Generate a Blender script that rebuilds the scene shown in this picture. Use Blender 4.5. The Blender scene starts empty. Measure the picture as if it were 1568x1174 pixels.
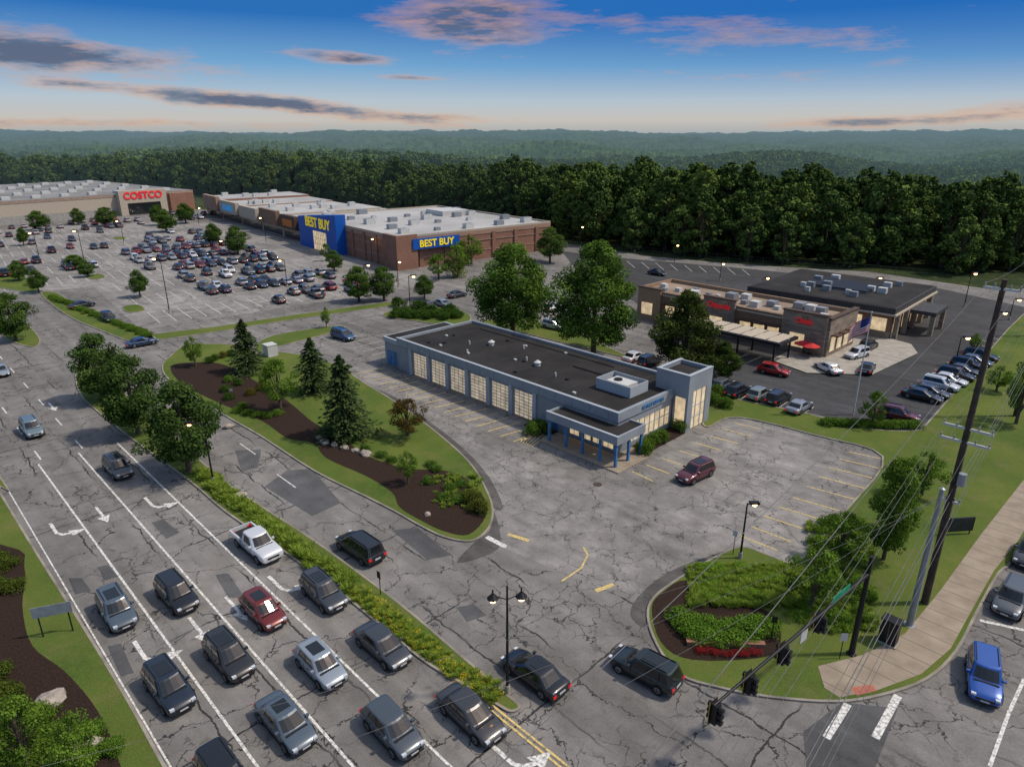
import bpy, bmesh, math, random
import numpy as np
from mathutils import Vector, Matrix
random.seed(7); RNG=np.random.default_rng(7)
sc=bpy.context.scene
# ---------------- survey: photo measurements -> metres on the ground ----------------
H=33.0; F=1046.0; TH=math.radians(20.05); CT=math.cos(TH); ST=math.sin(TH)
def GZ(u,v,z=0.0):
    s=(v-587)/F; x=(u-784)/F
    t=(H-z)/(ST+s*CT)
    return (x*t,(CT-s*ST)*t)
def G(u,v): return GZ(u,v,0)
def topz(y,v):
    s=(v-587)/F
    return H-(ST+s*CT)/(CT-s*ST)*y
def depth(y,z=0): return y*CT+(H-z)*ST
U=(.70,-.714); NN=(.714,.70)
UA=math.atan2(U[1],U[0]); NA=math.atan2(NN[1],NN[0])
# ---------------- node helpers ----------------
class NT:
    def __init__(s,name):
        s.m=bpy.data.materials.new(name); s.m.use_nodes=True; s.t=s.m.node_tree
        s.b=s.t.nodes['Principled BSDF']; s.out=s.t.nodes['Material Output']
        s._pos=None
    def n(s,ty,**k):
        nd=s.t.nodes.new(ty)
        for a,b in k.items(): setattr(nd,a,b)
        return nd
    def l(s,a,b): s.t.links.new(a,b)
    def put(s,inp,val):
        if isinstance(val,bpy.types.NodeSocket): s.l(val,inp)
        else: inp.default_value=val
    def pos(s):
        if s._pos is None: s._pos=s.n('ShaderNodeNewGeometry').outputs['Position']
        return s._pos
    def opos(s): return s.n('ShaderNodeTexCoord').outputs['Object']
    def ma(s,op,a,b=0.0,c=0.0):
        nd=s.n('ShaderNodeMath',operation=op); s.put(nd.inputs[0],a); s.put(nd.inputs[1],b); s.put(nd.inputs[2],c); return nd.outputs[0]
    def noise(s,vec,sc,det=3,rough=.55,col=False):
        nd=s.n('ShaderNodeTexNoise'); s.l(vec,nd.inputs['Vector']); nd.inputs['Scale'].default_value=sc; nd.inputs['Detail'].default_value=det; nd.inputs['Roughness'].default_value=rough
        return nd.outputs['Color' if col else 'Fac']
    def mr(s,v,a,b,c=0.0,d=1.0):
        nd=s.n('ShaderNodeMapRange'); s.put(nd.inputs[0],v)
        for i,x in enumerate((a,b,c,d)): s.put(nd.inputs[i+1],x)
        return nd.outputs[0]
    def mix(s,f,a,b,bl='MIX'):
        nd=s.n('ShaderNodeMix',data_type='RGBA',blend_type=bl); s.put(nd.inputs[0],f)
        s.put(nd.inputs[6],a if not isinstance(a,tuple) else (*a[:3],1)); s.put(nd.inputs[7],b if not isinstance(b,tuple) else (*b[:3],1)); return nd.outputs[2]
    def vm(s,op,a,b,sc=None):
        nd=s.n('ShaderNodeVectorMath',operation=op); s.put(nd.inputs[0],a)
        if b is not None: s.put(nd.inputs[1],b)
        if sc is not None: s.put(nd.inputs['Scale'],sc)
        return nd.outputs['Value'] if op=='DOT_PRODUCT' or op=='LENGTH' else nd.outputs[0]
    def bump(s,h,st=.3,dist=.02):
        nd=s.n('ShaderNodeBump'); s.l(h,nd.inputs['Height']); nd.inputs['Strength'].default_value=st; nd.inputs['Distance'].default_value=dist; s.l(nd.outputs[0],s.b.inputs['Normal'])
    def fin(s,col,rough=.85,metal=0.0,spec=.3):
        s.put(s.b.inputs['Base Color'],col if not isinstance(col,tuple) else (*col[:3],1)); s.put(s.b.inputs['Roughness'],rough); s.b.inputs['Metallic'].default_value=metal
        s.b.inputs['Specular IOR Level'].default_value=spec
        return s.m
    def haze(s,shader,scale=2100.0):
        # painted aerial perspective: haze-coloured emission mixed into far materials, growing with distance
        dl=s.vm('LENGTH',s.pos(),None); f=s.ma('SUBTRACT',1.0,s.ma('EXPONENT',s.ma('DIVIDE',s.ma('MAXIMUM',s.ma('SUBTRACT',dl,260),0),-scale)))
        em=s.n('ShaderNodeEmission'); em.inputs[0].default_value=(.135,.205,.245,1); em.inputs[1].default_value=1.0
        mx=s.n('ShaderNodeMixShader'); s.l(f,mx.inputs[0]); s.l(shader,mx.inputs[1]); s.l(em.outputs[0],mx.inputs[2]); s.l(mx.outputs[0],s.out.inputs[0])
def M(name,col,rough=.8,metal=0.0,var=.25,scale=1.5,spec=.3):
    t=NT(name); a=t.noise(t.opos(),scale,4)
    c=tuple(x*(1-var) for x in col); d=tuple(min(1,x*(1+var)) for x in col)
    return t.fin(t.mix(t.mr(a,.3,.7),c,d),rough,metal,spec)
def EM(name,col,st):
    t=NT(name); t.fin(col,.5); t.b.inputs['Emission Color'].default_value=(*col,1); t.b.inputs['Emission Strength'].default_value=st; return t.m
def asphalt(name,base,crack=1.0,cell=.2,joint=0,mottle=1.0,th=(.0045,.015)):
    t=NT(name); p=t.pos()
    n1=t.noise(p,.06,4); n2=t.noise(p,.5,5,.6); n3=t.noise(p,9,3)
    g=t.ma('MULTIPLY',t.mr(n1,.3,.7,.70,1.28),t.mr(n2,.3,.7,1-.18*mottle,1+.18*mottle))
    g=t.ma('MULTIPLY',g,t.mr(n3,.25,.75,.82,1.18))
    su=t.vm('DOT_PRODUCT',p,(U[0],U[1],0)); sn=t.vm('DOT_PRODUCT',p,(NN[0],NN[1],0))
    cx=t.n('ShaderNodeCombineXYZ'); t.l(t.ma('MULTIPLY',su,.03),cx.inputs[0]); t.l(t.ma('MULTIPLY',sn,.7),cx.inputs[1])
    g=t.ma('MULTIPLY',g,t.mr(t.noise(cx.outputs[0],1.0,3),.3,.7,.82,1.15))
    # oil drips and stains
    g=t.ma('MULTIPLY',g,t.mr(t.noise(t.vm('ADD',p,(17,5,0)),.9,2),.62,.72,1,.72))
    g=t.ma('MULTIPLY',g,base)
    if crack>0:
        nc=t.noise(p,.45,5,.62,col=True)
        d=t.vm('SCALE',t.vm('SUBTRACT',nc,(.5,.5,.5)),None,3.4)
        q=t.vm('ADD',p,d)
        v=t.n('ShaderNodeTexVoronoi',feature='DISTANCE_TO_EDGE',voronoi_dimensions='2D'); t.l(q,v.inputs['Vector']); v.inputs['Scale'].default_value=cell
        thick=t.mr(t.noise(p,.6,2),.35,.65,*th)
        c1=t.mr(t.ma('DIVIDE',v.outputs['Distance'],thick),.5,1.2,1,0)
        c1=t.ma('MULTIPLY',c1,t.mr(t.noise(p,.09,2),.33,.43))
        v2=t.n('ShaderNodeTexVoronoi',feature='DISTANCE_TO_EDGE',voronoi_dimensions='2D'); t.l(q,v2.inputs['Vector']); v2.inputs['Scale'].default_value=cell*2.6
        c2=t.mr(t.ma('DIVIDE',v2.outputs['Distance'],.022),.4,1.3,1,0)
        c2=t.ma('MULTIPLY',c2,t.mr(t.noise(t.vm('ADD',p,(50,31,0)),.13,3),.48,.58))
        c=t.ma('MAXIMUM',c1,c2)
        if joint:
            dd=t.vm('SCALE',t.vm('SUBTRACT',nc,(.5,.5,.5)),None,1.1); q2=t.vm('ADD',p,dd)
            a=t.ma('PINGPONG',t.ma('DIVIDE',t.vm('DOT_PRODUCT',q2,(U[0],U[1],0)),joint),.5)
            c3=t.ma('MULTIPLY',t.mr(a,.045/joint,.09/joint,1,0),t.mr(t.noise(p,.12,2),.4,.5))
            b=t.ma('PINGPONG',t.ma('ADD',t.ma('DIVIDE',t.vm('DOT_PRODUCT',q2,(NN[0],NN[1],0)),3.85),.62),.5)
            c4=t.ma('MULTIPLY',t.mr(b,.012,.024,1,0),t.mr(t.noise(p,.1,2),.47,.55))
            c=t.ma('MAXIMUM',c,t.ma('MAXIMUM',c3,c4))
        c=t.ma('MULTIPLY',c,crack)
        col=t.n('ShaderNodeCombineColor'); t.l(t.ma('MULTIPLY',g,1.06),col.inputs[0]); t.l(g,col.inputs[1]); t.l(t.ma('MULTIPLY',g,.93),col.inputs[2])
        out=t.mix(c,col.outputs[0],(.022,.022,.023))
    else:
        col=t.n('ShaderNodeCombineColor'); t.l(g,col.inputs[0]); t.l(g,col.inputs[1]); t.l(t.ma('MULTIPLY',g,1.03),col.inputs[2]); out=col.outputs[0]
    t.bump(n3,.25,.01)
    return t.fin(out,.88,0,.25)
ASPH=asphalt('asphalt_old',.165,.95,.19,11)
ASPL=asphalt('asphalt_lot',.19,.88,.23,0,1.6,(.004,.012))
ASPF=asphalt('asphalt_farlot',.21,.75,.1,0,1.2)
ASPD=asphalt('asphalt_new',.048,0)
ASPP=asphalt('asphalt_patch',.085,0); ASPE=asphalt('asphalt_sealed_edge',.085,.8,.3,0,1.6)
def lawn(name,a,b,c,s1=.12,s2=3,hz=False):
    t=NT(name); p=t.pos()
    x=t.mix(t.mr(t.noise(p,s1,4),.35,.65),a,b); x=t.mix(t.mr(t.noise(p,s2,5,.7),.4,.7),x,c)
    x=t.mix(t.mr(t.noise(t.vm('ADD',p,(9,3,0)),.35,5,.7),.52,.7,0,.55),x,(.14,.125,.05))
    h=t.noise(p,14,3,.7); x=t.mix(t.mr(h,.3,.7),x,(.5,.5,.5),'MULTIPLY'); t.bump(h,.8,.08)
    nd=t.mix(1.0,x,(1.5,1.5,1.5),'MULTIPLY')
    m=t.fin(nd,.95,0,.1)
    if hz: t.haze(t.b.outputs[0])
    return m
GRASS=lawn('grass',(.055,.085,.018),(.12,.135,.03),(.075,.125,.022))
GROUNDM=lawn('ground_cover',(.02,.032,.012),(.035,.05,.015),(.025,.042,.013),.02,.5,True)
def mulchm():
    t=NT('mulch'); p=t.pos(); a=t.noise(p,7,5,.75); x=t.mix(t.mr(a,.3,.7),(.014,.009,.007),(.055,.034,.026)); t.bump(a,1,.1); return t.fin(x,.95,0,.1)
MULCH=mulchm()
CONC=M('concrete',(.31,.285,.245),.85,var=.2,scale=.8); KERB=M('kerb_concrete',(.24,.215,.18),.9,var=.35,scale=.5)
def walkm():
    t=NT('sidewalk_concrete'); p=t.pos(); q=t.ma('PINGPONG',t.ma('DIVIDE',t.vm('DOT_PRODUCT',p,(NN[0],NN[1],0)),1.6),.5)
    x=t.mix(t.mr(t.noise(p,.7,5),.3,.7),(.22,.175,.13),(.32,.265,.20)); x=t.mix(t.mr(q,.012,.03,1,0),x,(.13,.11,.085)); return t.fin(x,.9)
WALK=walkm()
def paint(name,c,lo=.34,hi=.56):
    t=NT(name); p=t.pos(); a=t.noise(p,5,5,.7)
    return t.fin(t.mix(t.mr(a,lo,hi),(.16,.16,.15),c),.8)
WP=paint('road_paint_white',(.68,.67,.63)); YP=paint('road_paint_yellow',(.62,.46,.16),.32,.54); WPF=paint('lot_paint',(.52,.51,.47))
# ---------------- mesh builder ----------------
class MB:
    def __init__(s): s.V=[];s.Fc=[];s.Mi=[];s.S=[]; s.M=Matrix.Identity(4)
    def add(s,vs,fs,mi=0,sm=False):
        o=len(s.V); s.V+=[tuple(s.M@Vector(v)) for v in vs]
        for f in fs: s.Fc.append(tuple(i+o for i in f)); s.Mi.append(mi); s.S.append(sm)
    def box(s,x0,x1,y0,y1,z0,z1,mi=0):
        s.add([(x0,y0,z0),(x1,y0,z0),(x1,y1,z0),(x0,y1,z0),(x0,y0,z1),(x1,y0,z1),(x1,y1,z1),(x0,y1,z1)],
              [(0,3,2,1),(4,5,6,7),(0,1,5,4),(1,2,6,5),(2,3,7,6),(3,0,4,7)],mi)
    def cyl(s,p,q,r0,r1=None,mi=0,n=8,sm=True):
        r1=r0 if r1 is None else r1; p=Vector(p);q=Vector(q); d=(q-p).normalized()
        a=d.cross(Vector((0,0,1))); a=a.normalized() if a.length>1e-3 else Vector((1,0,0)); b=d.cross(a)
        vs=[]
        for c,r in((p,r0),(q,r1)):
            for i in range(n):
                t=2*math.pi*i/n; vs.append(tuple(c+a*r*math.cos(t)+b*r*math.sin(t)))
        s.add(vs,[(i,(i+1)%n,n+(i+1)%n,n+i) for i in range(n)],mi,sm); s.add(vs,[tuple(range(n))[::-1],tuple(range(n,2*n))],mi)
    def mesh(s,name,mats):
        me=bpy.data.meshes.new(name); me.from_pydata(s.V,[],s.Fc)
        for m in mats: me.materials.append(m)
        me.polygons.foreach_set('material_index',s.Mi); me.polygons.foreach_set('use_smooth',s.S); me.update(); return me
    def obj(s,name,mats,parent=None,M=None): return O(name,s.mesh(name,mats),parent,M)
def O(name,me,parent=None,M=None,col=None):
    o=bpy.data.objects.new(name,me); sc.collection.objects.link(o)
    if parent: o.parent=parent
    if M is not None: o.matrix_local=M
    if col: o.color=(*col,1)
    return o
def frame(x,y,a,z=0,s=1): return Matrix.Translation((x,y,z))@Matrix.Rotation(a,4,'Z')@Matrix.Diagonal((s,s,s,1))
def E(name,M_): 
    o=bpy.data.objects.new(name,None); sc.collection.objects.link(o); o.matrix_world=M_; return o
# ---------------- terrain ----------------
tb=[G(u,v) for u,v in [(-300,288),(0,290),(150,293),(300,300),(450,310),(600,320),(720,335),(845,352),(870,372),(1000,392),(1100,402),(1200,408),(1330,414),(1440,424),(1568,422),(1800,435)]]
TT=np.array([p[0]/p[1] for p in tb]); TY=np.array([p[1] for p in tb])
def sm(a,b,x): t=np.clip((x-a)/(b-a),0,1); return t*t*(3-2*t)
def gz(x,y):
    x=np.asarray(x,float); y=np.asarray(y,float)
    tt=x/np.maximum(y,1); d=y-np.interp(tt,TT,TY)
    right=sm(-.2,.6,tt)
    z=-(17+12*right)*sm(25,240,d)
    z=z+(7*np.sin(x*.009+y*.004+1)+7*np.sin(y*.010-x*.004)+4*np.sin(x*.021-y*.013))*sm(60,300,d)
    z=z+(31+11*right)*sm(1000,4500,y)+11*np.sin(x*.0019+2)*sm(1300,4000,y)+6*np.sin(x*.0047)*sm(1300,4000,y)
    return z
ys=np.concatenate([np.linspace(-80,160,8),np.linspace(175,700,60),np.geomspace(720,9000,50)]); ts=np.linspace(-1.4,1.4,90)
Yg,Tg=np.meshgrid(ys,ts,indexing='ij'); Xg=Tg*(Yg+260); Zg=gz(Xg,Yg)
def grid(name,X,Y,Z,mats,smooth=True):
    r,c=X.shape; V=np.stack([X,Y,Z],-1).reshape(-1,3); i=np.arange(r*c).reshape(r,c)
    Q=np.stack([i[:-1,:-1],i[:-1,1:],i[1:,1:],i[1:,:-1]],-1).reshape(-1,4)
    me=bpy.data.meshes.new(name); me.from_pydata(V.tolist(),[],Q.tolist())
    for m in mats: me.materials.append(m)
    me.polygons.foreach_set('use_smooth',[smooth]*len(Q)); return O(name,me)
grid('ground',Xg,Yg,Zg,[GROUNDM])
# ---------------- sheets ----------------
def smooth_poly(P,k=4):
    n=len(P); out=[]
    for i in range(n):
        p0,p1,p2,p3=[np.array(P[(i+j)%n],float) for j in(-1,0,1,2)]
        for t in np.arange(k)/k:
            out.append(tuple(.5*((2*p1)+(-p0+p2)*t+(2*p0-5*p1+4*p2-p3)*t*t+(-p0+3*p1-3*p2+p3)*t**3)))
    return out
def area(P): return .5*sum(P[i][0]*P[(i+1)%len(P)][1]-P[(i+1)%len(P)][0]*P[i][1] for i in range(len(P)))
def inset(P,d):
    n=len(P); out=[]
    for i in range(n):
        a=Vector(P[i-1]);b=Vector(P[i]);c=Vector(P[(i+1)%n])
        e1=(b-a).normalized() if (b-a).length>1e-6 else Vector((1,0)); e2=(c-b).normalized() if (c-b).length>1e-6 else e1
        n1=Vector((-e1.y,e1.x)); n2=Vector((-e2.y,e2.x)); m=(n1+n2); m=m.normalized() if m.length>.2 else n1
        k=d/max(.5,m.dot(n1)); out.append(tuple(b+m*k))
    return out
def sheet(name,P,z,mat,smooth=False):
    if smooth: P=smooth_poly(P)
    if area(P)<0: P=P[::-1]
    b=MB(); b.add([(x,y,z) for x,y in P],[tuple(range(len(P)))]); return b.obj(name,[mat])
def island(name,P,mat=GRASS,smooth=True,kw=.18,h=.15):
    if smooth: P=smooth_poly(P)
    if area(P)<0: P=P[::-1]
    I=inset(P,kw); n=len(P); b=MB()
    b.add([(x,y,h) for x,y in P]+[(x,y,h) for x,y in I]+[(x,y,0) for x,y in P],
          [(i,(i+1)%n,n+(i+1)%n,n+i) for i in range(n)]+[(2*n+i,2*n+(i+1)%n,(i+1)%n,i) for i in range(n)],1)
    b.add([(x,y,h-.015) for x,y in I],[tuple(range(n))],0)
    return b.obj(name,[mat,KERB])
px=lambda L:[G(*p) for p in L]
far=px([(870,374),(1000,393),(1100,402),(1200,409),(1330,416),(1440,432)])
sheet('asphalt_pavement',[(-330,-60),(-330,235),(-240,240),(-150,330),(-120,310),(-45,262),(15,222)]+far+[(110,150),(185,190),(260,120),(220,-60)],.02,ASPH)
A=(.78,.625); B=(-.625,.78); Q0=(-66.7,118.4)
def LQ(a,b): return (Q0[0]+A[0]*a+B[0]*b, Q0[1]+A[1]*a+B[1]*b)
sheet('parking_lot',[LQ(0,0),LQ(64,0),LQ(64,150),LQ(30,180),LQ(-55,180),LQ(-55,48),LQ(0,48)],.028,ASPF)
sheet('parking_lot',px([(1130,640),(1350,698),(1320,760),(1250,835),(1215,862),(1135,838),(1040,885),(992,930),(760,835),(755,790),(725,715),(690,680),(620,625),(560,585),(540,560),(620,585),(830,660),(940,720),(1010,700)]),.028,ASPL)
sheet('parking_lot',px([(860,385),(960,396),(1150,412),(1440,442),(1568,470),(1568,480),(1470,588),(1418,648),(1330,655),(1240,632),(1130,610),(1085,560),(985,470),(880,410)]),.03,ASPD)
sheet('sealed_asphalt',px([(757,785),(764,838),(700,862),(725,832),(750,812)]),.033,ASPE,True)
sheet('sealed_asphalt',px([(1135,836),(1040,868),(985,905),(965,940),(990,960),(1000,915),(1040,887),(1095,855)]),.033,ASPE,True)
sheet('sealed_asphalt',px([(560,592),(600,618),(640,645),(690,688),(728,730),(752,775),(770,775),(745,725),(702,680),(650,640),(600,605)]),.033,ASPE,True)
for P in ([(440,720),(478,718),(522,770),(478,790),(405,745)],[(600,812),(640,808),(690,850),(655,857)],[(1230,1120),(1290,1075),(1375,1085),(1340,1174),(1235,1174)],[(232,800),(250,795),(275,815),(255,825)],[(700,930),(725,925),(745,942),(715,952)],[(150,868),(165,865),(180,882),(160,888)],[(105,885),(125,885),(140,905),(115,910)],[(165,990),(185,985),(205,1030),(185,1035)],[(330,880),(350,878),(375,915),(350,915)],[(360,690),(400,688),(395,715),(370,722)]):
    sheet('asphalt_patch',px(P),.036,ASPP)
island('grass_verge',px([(-300,380),(-60,655),(0,752),(60,850),(130,960),(200,1075),(255,1174),(360,1350),(-500,1350),(-900,800)]))
sheet('mulch_bed',px([(-300,800),(0,835),(38,870),(35,930),(50,990),(100,1030),(150,1090),(185,1174),(200,1300),(-400,1300)]),.147,MULCH,True)
island('median_island',px([(118,560),(120,600),(150,632),(200,672),(290,738),(345,785),(440,850),(540,925),(640,1008),(700,1045),(755,1078),(782,1092),(797,1082),(770,1058),(700,998),(620,930),(540,870),(470,820),(400,775),(345,738),(290,690),(230,640),(180,590),(150,552)]))
I3=[(290,528),(262,545),(248,562),(258,582),(300,610),(345,638),(400,670),(480,722),(560,762),(605,785),(640,805),(680,824),(722,830),(748,812),(756,785),(748,755),(725,715),(690,680),(640,640),(600,612),(560,588),(520,562),(480,548),(430,540),(400,545),(370,530)]
island('planted_island',px(I3))
sheet('mulch_bed',px([(262,562),(300,556),(345,560),(400,590),(440,615),(480,648),(520,668),(560,698),(620,718),(680,722),(715,735),(742,765),(744,792),(718,820),(680,815),(642,797),(612,778),(600,755),(560,730),(500,703),(480,680),(440,672),(400,645),(340,620),(280,590)]),.147,MULCH,True)
I4=px([(990,945),(1000,915),(1040,885),(1095,853),(1135,838),(1175,850),(1215,862),(1245,835),(1300,775),(1350,700),(1250,668),(1130,640),(1085,655),(1075,640),(1095,600),(1130,612),(1240,635),(1320,656),(1400,660),(1422,645),(1470,590),(1568,480)])+[(150,178),(178,182),(105,113),(70,78)]+px([(1568,830),(1530,880),(1497,940),(1465,1000),(1420,1042),(1350,1067),(1280,1077),(1180,1070),(1100,1055),(1040,1035),(1005,990)])
island('grass_verge',I4)
sheet('mulch_bed',px([(998,932),(1015,908),(1050,890),(1100,915),(1180,940),(1195,985),(1170,1008),(1060,1012),(1012,985)]),.147,MULCH,True)
sheet('sidewalk',[(120,133)]+px([(1568,735),(1500,822),(1440,905),(1385,972),(1320,1005),(1252,1022),(1262,1055),(1285,1070),(1345,1058),(1410,1034),(1455,995),(1488,935),(1521,876),(1558,830)])+[(124,129)],.148,WALK)
sheet('tactile_ramp',px([(1300,1055),(1335,1050),(1342,1060),(1312,1067)]),.153,M('ramp_red',(.35,.12,.08)))
island('grass_verge',px([(62,450),(90,450),(130,478),(200,498),(238,518),(215,528),(150,505),(100,482)]))
island('grass_verge',px([(232,513),(330,501),(450,483),(600,463),(604,468),(450,490),(330,509),(240,521)]))
island('grass_verge',px([(392,530),(420,514),(510,500),(525,505),(440,528),(400,539)]))
island('grass_verge',px([(585,484),(615,474),(690,472),(722,486),(700,500),(640,493)]))
island('grass_verge',px([(0,500),(40,498),(62,520),(50,532),(10,520)]))
island('grass_verge',px([(735,492),(860,500),(960,545),(1085,575),(1100,600),(1080,612),(1040,570),(880,530)]))
island('grass_verge',px([(-60,425),(10,410),(40,425),(60,445),(20,445)]))
for a,b in [(2,18),(2,60),(2,96),(46,26),(46,62),(46,98),(-20,62),(-20,110),(20,130)]:
    island('lot_island',[LQ(a-1,b-3),LQ(a+2,b-3),LQ(a+2,b+3),LQ(a-1,b+3)])
sheet('sidewalk',px([(1180,552),(1258,515),(1310,505),(1395,528),(1405,542),(1335,575),(1235,572)]),.16,CONC)
# ---------------- markings ----------------
def R(s,n): return (s*U[0]+n*NN[0], s*U[1]+n*NN[1])
mk={}
def line(p,q,w,mat,z=.044):
    b=mk.setdefault(mat.name,(MB(),mat))[0]; p=Vector(p);q=Vector(q); d=(q-p).normalized(); n=Vector((-d.y,d.x))*w/2
    b.add([(*(p-n),z),(*(q-n),z),(*(q+n),z),(*(p+n),z)],[(0,1,2,3)])
def pline(L,w,mat,z=.044):
    for i in range(len(L)-1): line(G(*L[i]),G(*L[i+1]),w,mat,z)
for n in (9.75,13.55,17.4): line(R(-82,n),R(-20,n),.17,WP)
line(R(-140,6.3),R(-20,6.3),.11,WP)
for n in (10.2,14.2):
    for k in range(7): line(R(-140+9*k,n),R(-137+9*k,n),.16,WP)
line(R(-31,21.6),R(-5,21.9),.15,YP); line(R(-31,21.95),R(-5,22.2),.15,YP)
line(R(-62,26.8),R(-58,26.8),.12,WP); line(R(-72,27.3),R(-68,27.3),.12,WP)
def arrow(pxy,ang,kind='L'):
    b=mk.setdefault('road_paint_white',(MB(),WP))[0]; x,y=G(*pxy); m=frame(x,y,ang,0,1.2)
    if kind=='S': Ps=[[(-1.6,-.1),(.4,-.1),(.4,.1),(-1.6,.1)],[(.4,-.45),(1.6,0),(.4,.45)]]
    else: Ps=[[(-1.6,-.4),(.3,-.4),(.3,-.17),(-1.6,-.17)],[(.3,-.4),(.95,-.1),(1.12,.45),(.86,.45),(.64,.03),(.3,-.17)],[(.5,.4),(1.5,.5),(1.1,1.5)]]
    for P in Ps: b.add([tuple((m@Vector((p[0],p[1],0)))[:2])+(.046,) for p in P],[tuple(range(len(P)))])
for p,k in [((92,812),'L'),((156,788),'S'),((238,771),'L'),((228,1000),'L'),((305,965),'S'),((435,896),'L'),((362,932),'S'),((785,1158),'L'),((80,623),'S')]: arrow(p,UA,k)
pline([(1298,1078),(1265,1130)],.45,WP); pline([(1375,1065),(1340,1130)],.45,WP); pline([(1568,965),(1500,950)],.3,WP); pline([(745,822),(775,838)],.5,WP)
pline([(1568,1040),(1545,1090),(1515,1174)],.2,WP)
for a,b in [((1132,820),(1190,843)),((1150,806),(1212,830)),((1170,790),(1236,812)),((1192,776),(1262,797)),((1214,762),(1285,782)),((1236,745),(1310,765)),((1254,730),(1325,748)),((1270,716),(1335,732)),((1286,703),(1345,717)),((1300,692),(1350,703))]: pline([a,b],.16,YP)
for a,b in [((968,722),(1000,737)),((990,712),(1026,726)),((1014,702),(1052,715)),((1040,690),(1078,702)),((1065,678),(1105,690)),((1088,668),(1130,679)),((1108,657),(1150,668)),((1125,648),(1165,657))]: pline([a,b],.16,YP)
pline([(860,890),(890,870),(900,850),(893,838)],.16,YP); pline([(912,905),(940,895)],.4,YP); pline([(778,818),(810,828)],.4,YP)
P0=(-16.7,96.4)
def LB(s,n): return (P0[0]+U[0]*s+NN[0]*n, P0[1]+U[1]*s+NN[1]*n)
for i in range(-2,15): line(LB(2.0+2.05*i,-1.2),LB(1.2+2.05*i,-5.8),.16,YP)
for k in range(6): line(LB(28.4+k*.6,-1.3),LB(30.6+k*.35,-5.2),.14,YP)
for k in range(7): line(LB(-6-2.8*k,1),LB(-6-2.8*k,6.5),.13,WPF)
rows=[8+17.5*k for k in range(10)]
for b in rows:
    a0=-52 if b>50 else 4
    n=int((48-a0)/2.75)
    for i in range(n+1): line(LQ(a0+2.75*i,b-5.4),LQ(a0+2.75*i,b+5.4),.2,WPF,.04)
    line(LQ(a0,b),LQ(a0+2.75*n,b),.15,WPF,.039)
for i in range(14): line(G(*(1395+9*i,588-5.6*i)),G(*(1440+9*i,600-5.6*i)),.13,WPF)
for i in range(8): line(G(1120+18*i,585+5.5*i),G(1098+18*i,602+5*i),.12,WPF)
for i in range(9): line(G(960+22*i,400+1.5*i),G(972+22*i,410+1.5*i),.15,WPF)
for nme,(b,m) in mk.items(): b.obj('road_markings',[m])
# ---------------- materials for built things ----------------
GREYP=M('metal_panel_grey',(.25,.275,.30),.5,.0,.1,.6); GREYL=M('metal_panel_light',(.36,.39,.42),.5,0,.06,.6)
ROOFD=M('roof_membrane_black',(.02,.018,.017),.9,var=.45,scale=.25); ROOFW=M('roof_membrane_white',(.36,.355,.34),.8,var=.2,scale=.06)
ROOFG=M('roof_gravel',(.2,.2,.195),.9,var=.3,scale=.08); ROOFT=M('roof_tan',(.25,.19,.14),.9,var=.25,scale=.2)
BLUE=M('blue_steel',(.05,.17,.35),.4); BLK=M('black_metal',(.012,.012,.013),.45,var=.1); WHT=M('white_metal',(.5,.5,.48),.5,var=.1); GALV=M('galvanised_steel',(.28,.30,.32),.45,.4,.15)
WOOD=M('wood_pole',(.06,.042,.032),.9,var=.4,scale=3); TANM=M('stucco_tan',(.30,.195,.12),.85,var=.1); CREAM=M('stucco_cream',(.42,.36,.28),.85,var=.08); BROWN=M('brown_trim',(.08,.05,.035),.7)
STONE=M('boulder_stone',(.3,.26,.22),.9,var=.35,scale=3); BBLUE=M('sign_blue',(.005,.09,.40),.5,var=.05); YEL=EM('sign_yellow',(.95,.72,.02),.2); REDS=EM('sign_red',(.75,.02,.03),.2); SBLUE=EM('sign_skyblue',(.05,.3,.6),.2)
DKG=M('dark_glass',(.015,.018,.02),.1,0,.1,1,.8)
def brickm(name,c1,c2,mor,sc_=1.0):
    t=NT(name); p=t.opos(); br=t.n('ShaderNodeTexBrick'); sp=t.n('ShaderNodeSeparateXYZ'); t.l(p,sp.inputs[0])
    cb=t.n('ShaderNodeCombineXYZ'); t.l(t.ma('ADD',sp.outputs[0],sp.outputs[1]),cb.inputs[0]); t.l(sp.outputs[2],cb.inputs[1]); t.l(cb.outputs[0],br.inputs['Vector'])
    br.inputs['Color1'].default_value=(*c1,1);br.inputs['Color2'].default_value=(*c2,1);br.inputs['Mortar'].default_value=(*mor,1); br.inputs['Scale'].default_value=sc_; br.inputs['Brick Width'].default_value=.6; br.inputs['Row Height'].default_value=.2; br.inputs['Mortar Size'].default_value=.012
    x=t.mix(t.mr(t.noise(p,.35,4),.3,.7,0,.5),br.outputs[0],tuple(a*.6 for a in c1)); return t.fin(x,.9)
BRICK=brickm('brick_red',(.30,.145,.095),(.22,.10,.065),(.3,.24,.19)); BRICKT=brickm('brick_tan',(.25,.15,.095),(.18,.105,.065),(.28,.22,.17)); BRICKL=brickm('brick_light',(.38,.235,.165),(.33,.20,.135),(.36,.28,.22)); STONEV=brickm('stone_veneer',(.30,.24,.18),(.15,.11,.085),(.3,.27,.22),.55)
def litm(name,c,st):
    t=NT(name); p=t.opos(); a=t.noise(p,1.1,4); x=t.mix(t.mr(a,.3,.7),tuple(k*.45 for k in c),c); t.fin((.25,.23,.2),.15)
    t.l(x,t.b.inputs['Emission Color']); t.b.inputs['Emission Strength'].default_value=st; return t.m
LIT=litm('lit_window',(1,.76,.44),.72); LITD=litm('lit_garage_door',(1,.83,.60),.48)
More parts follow.
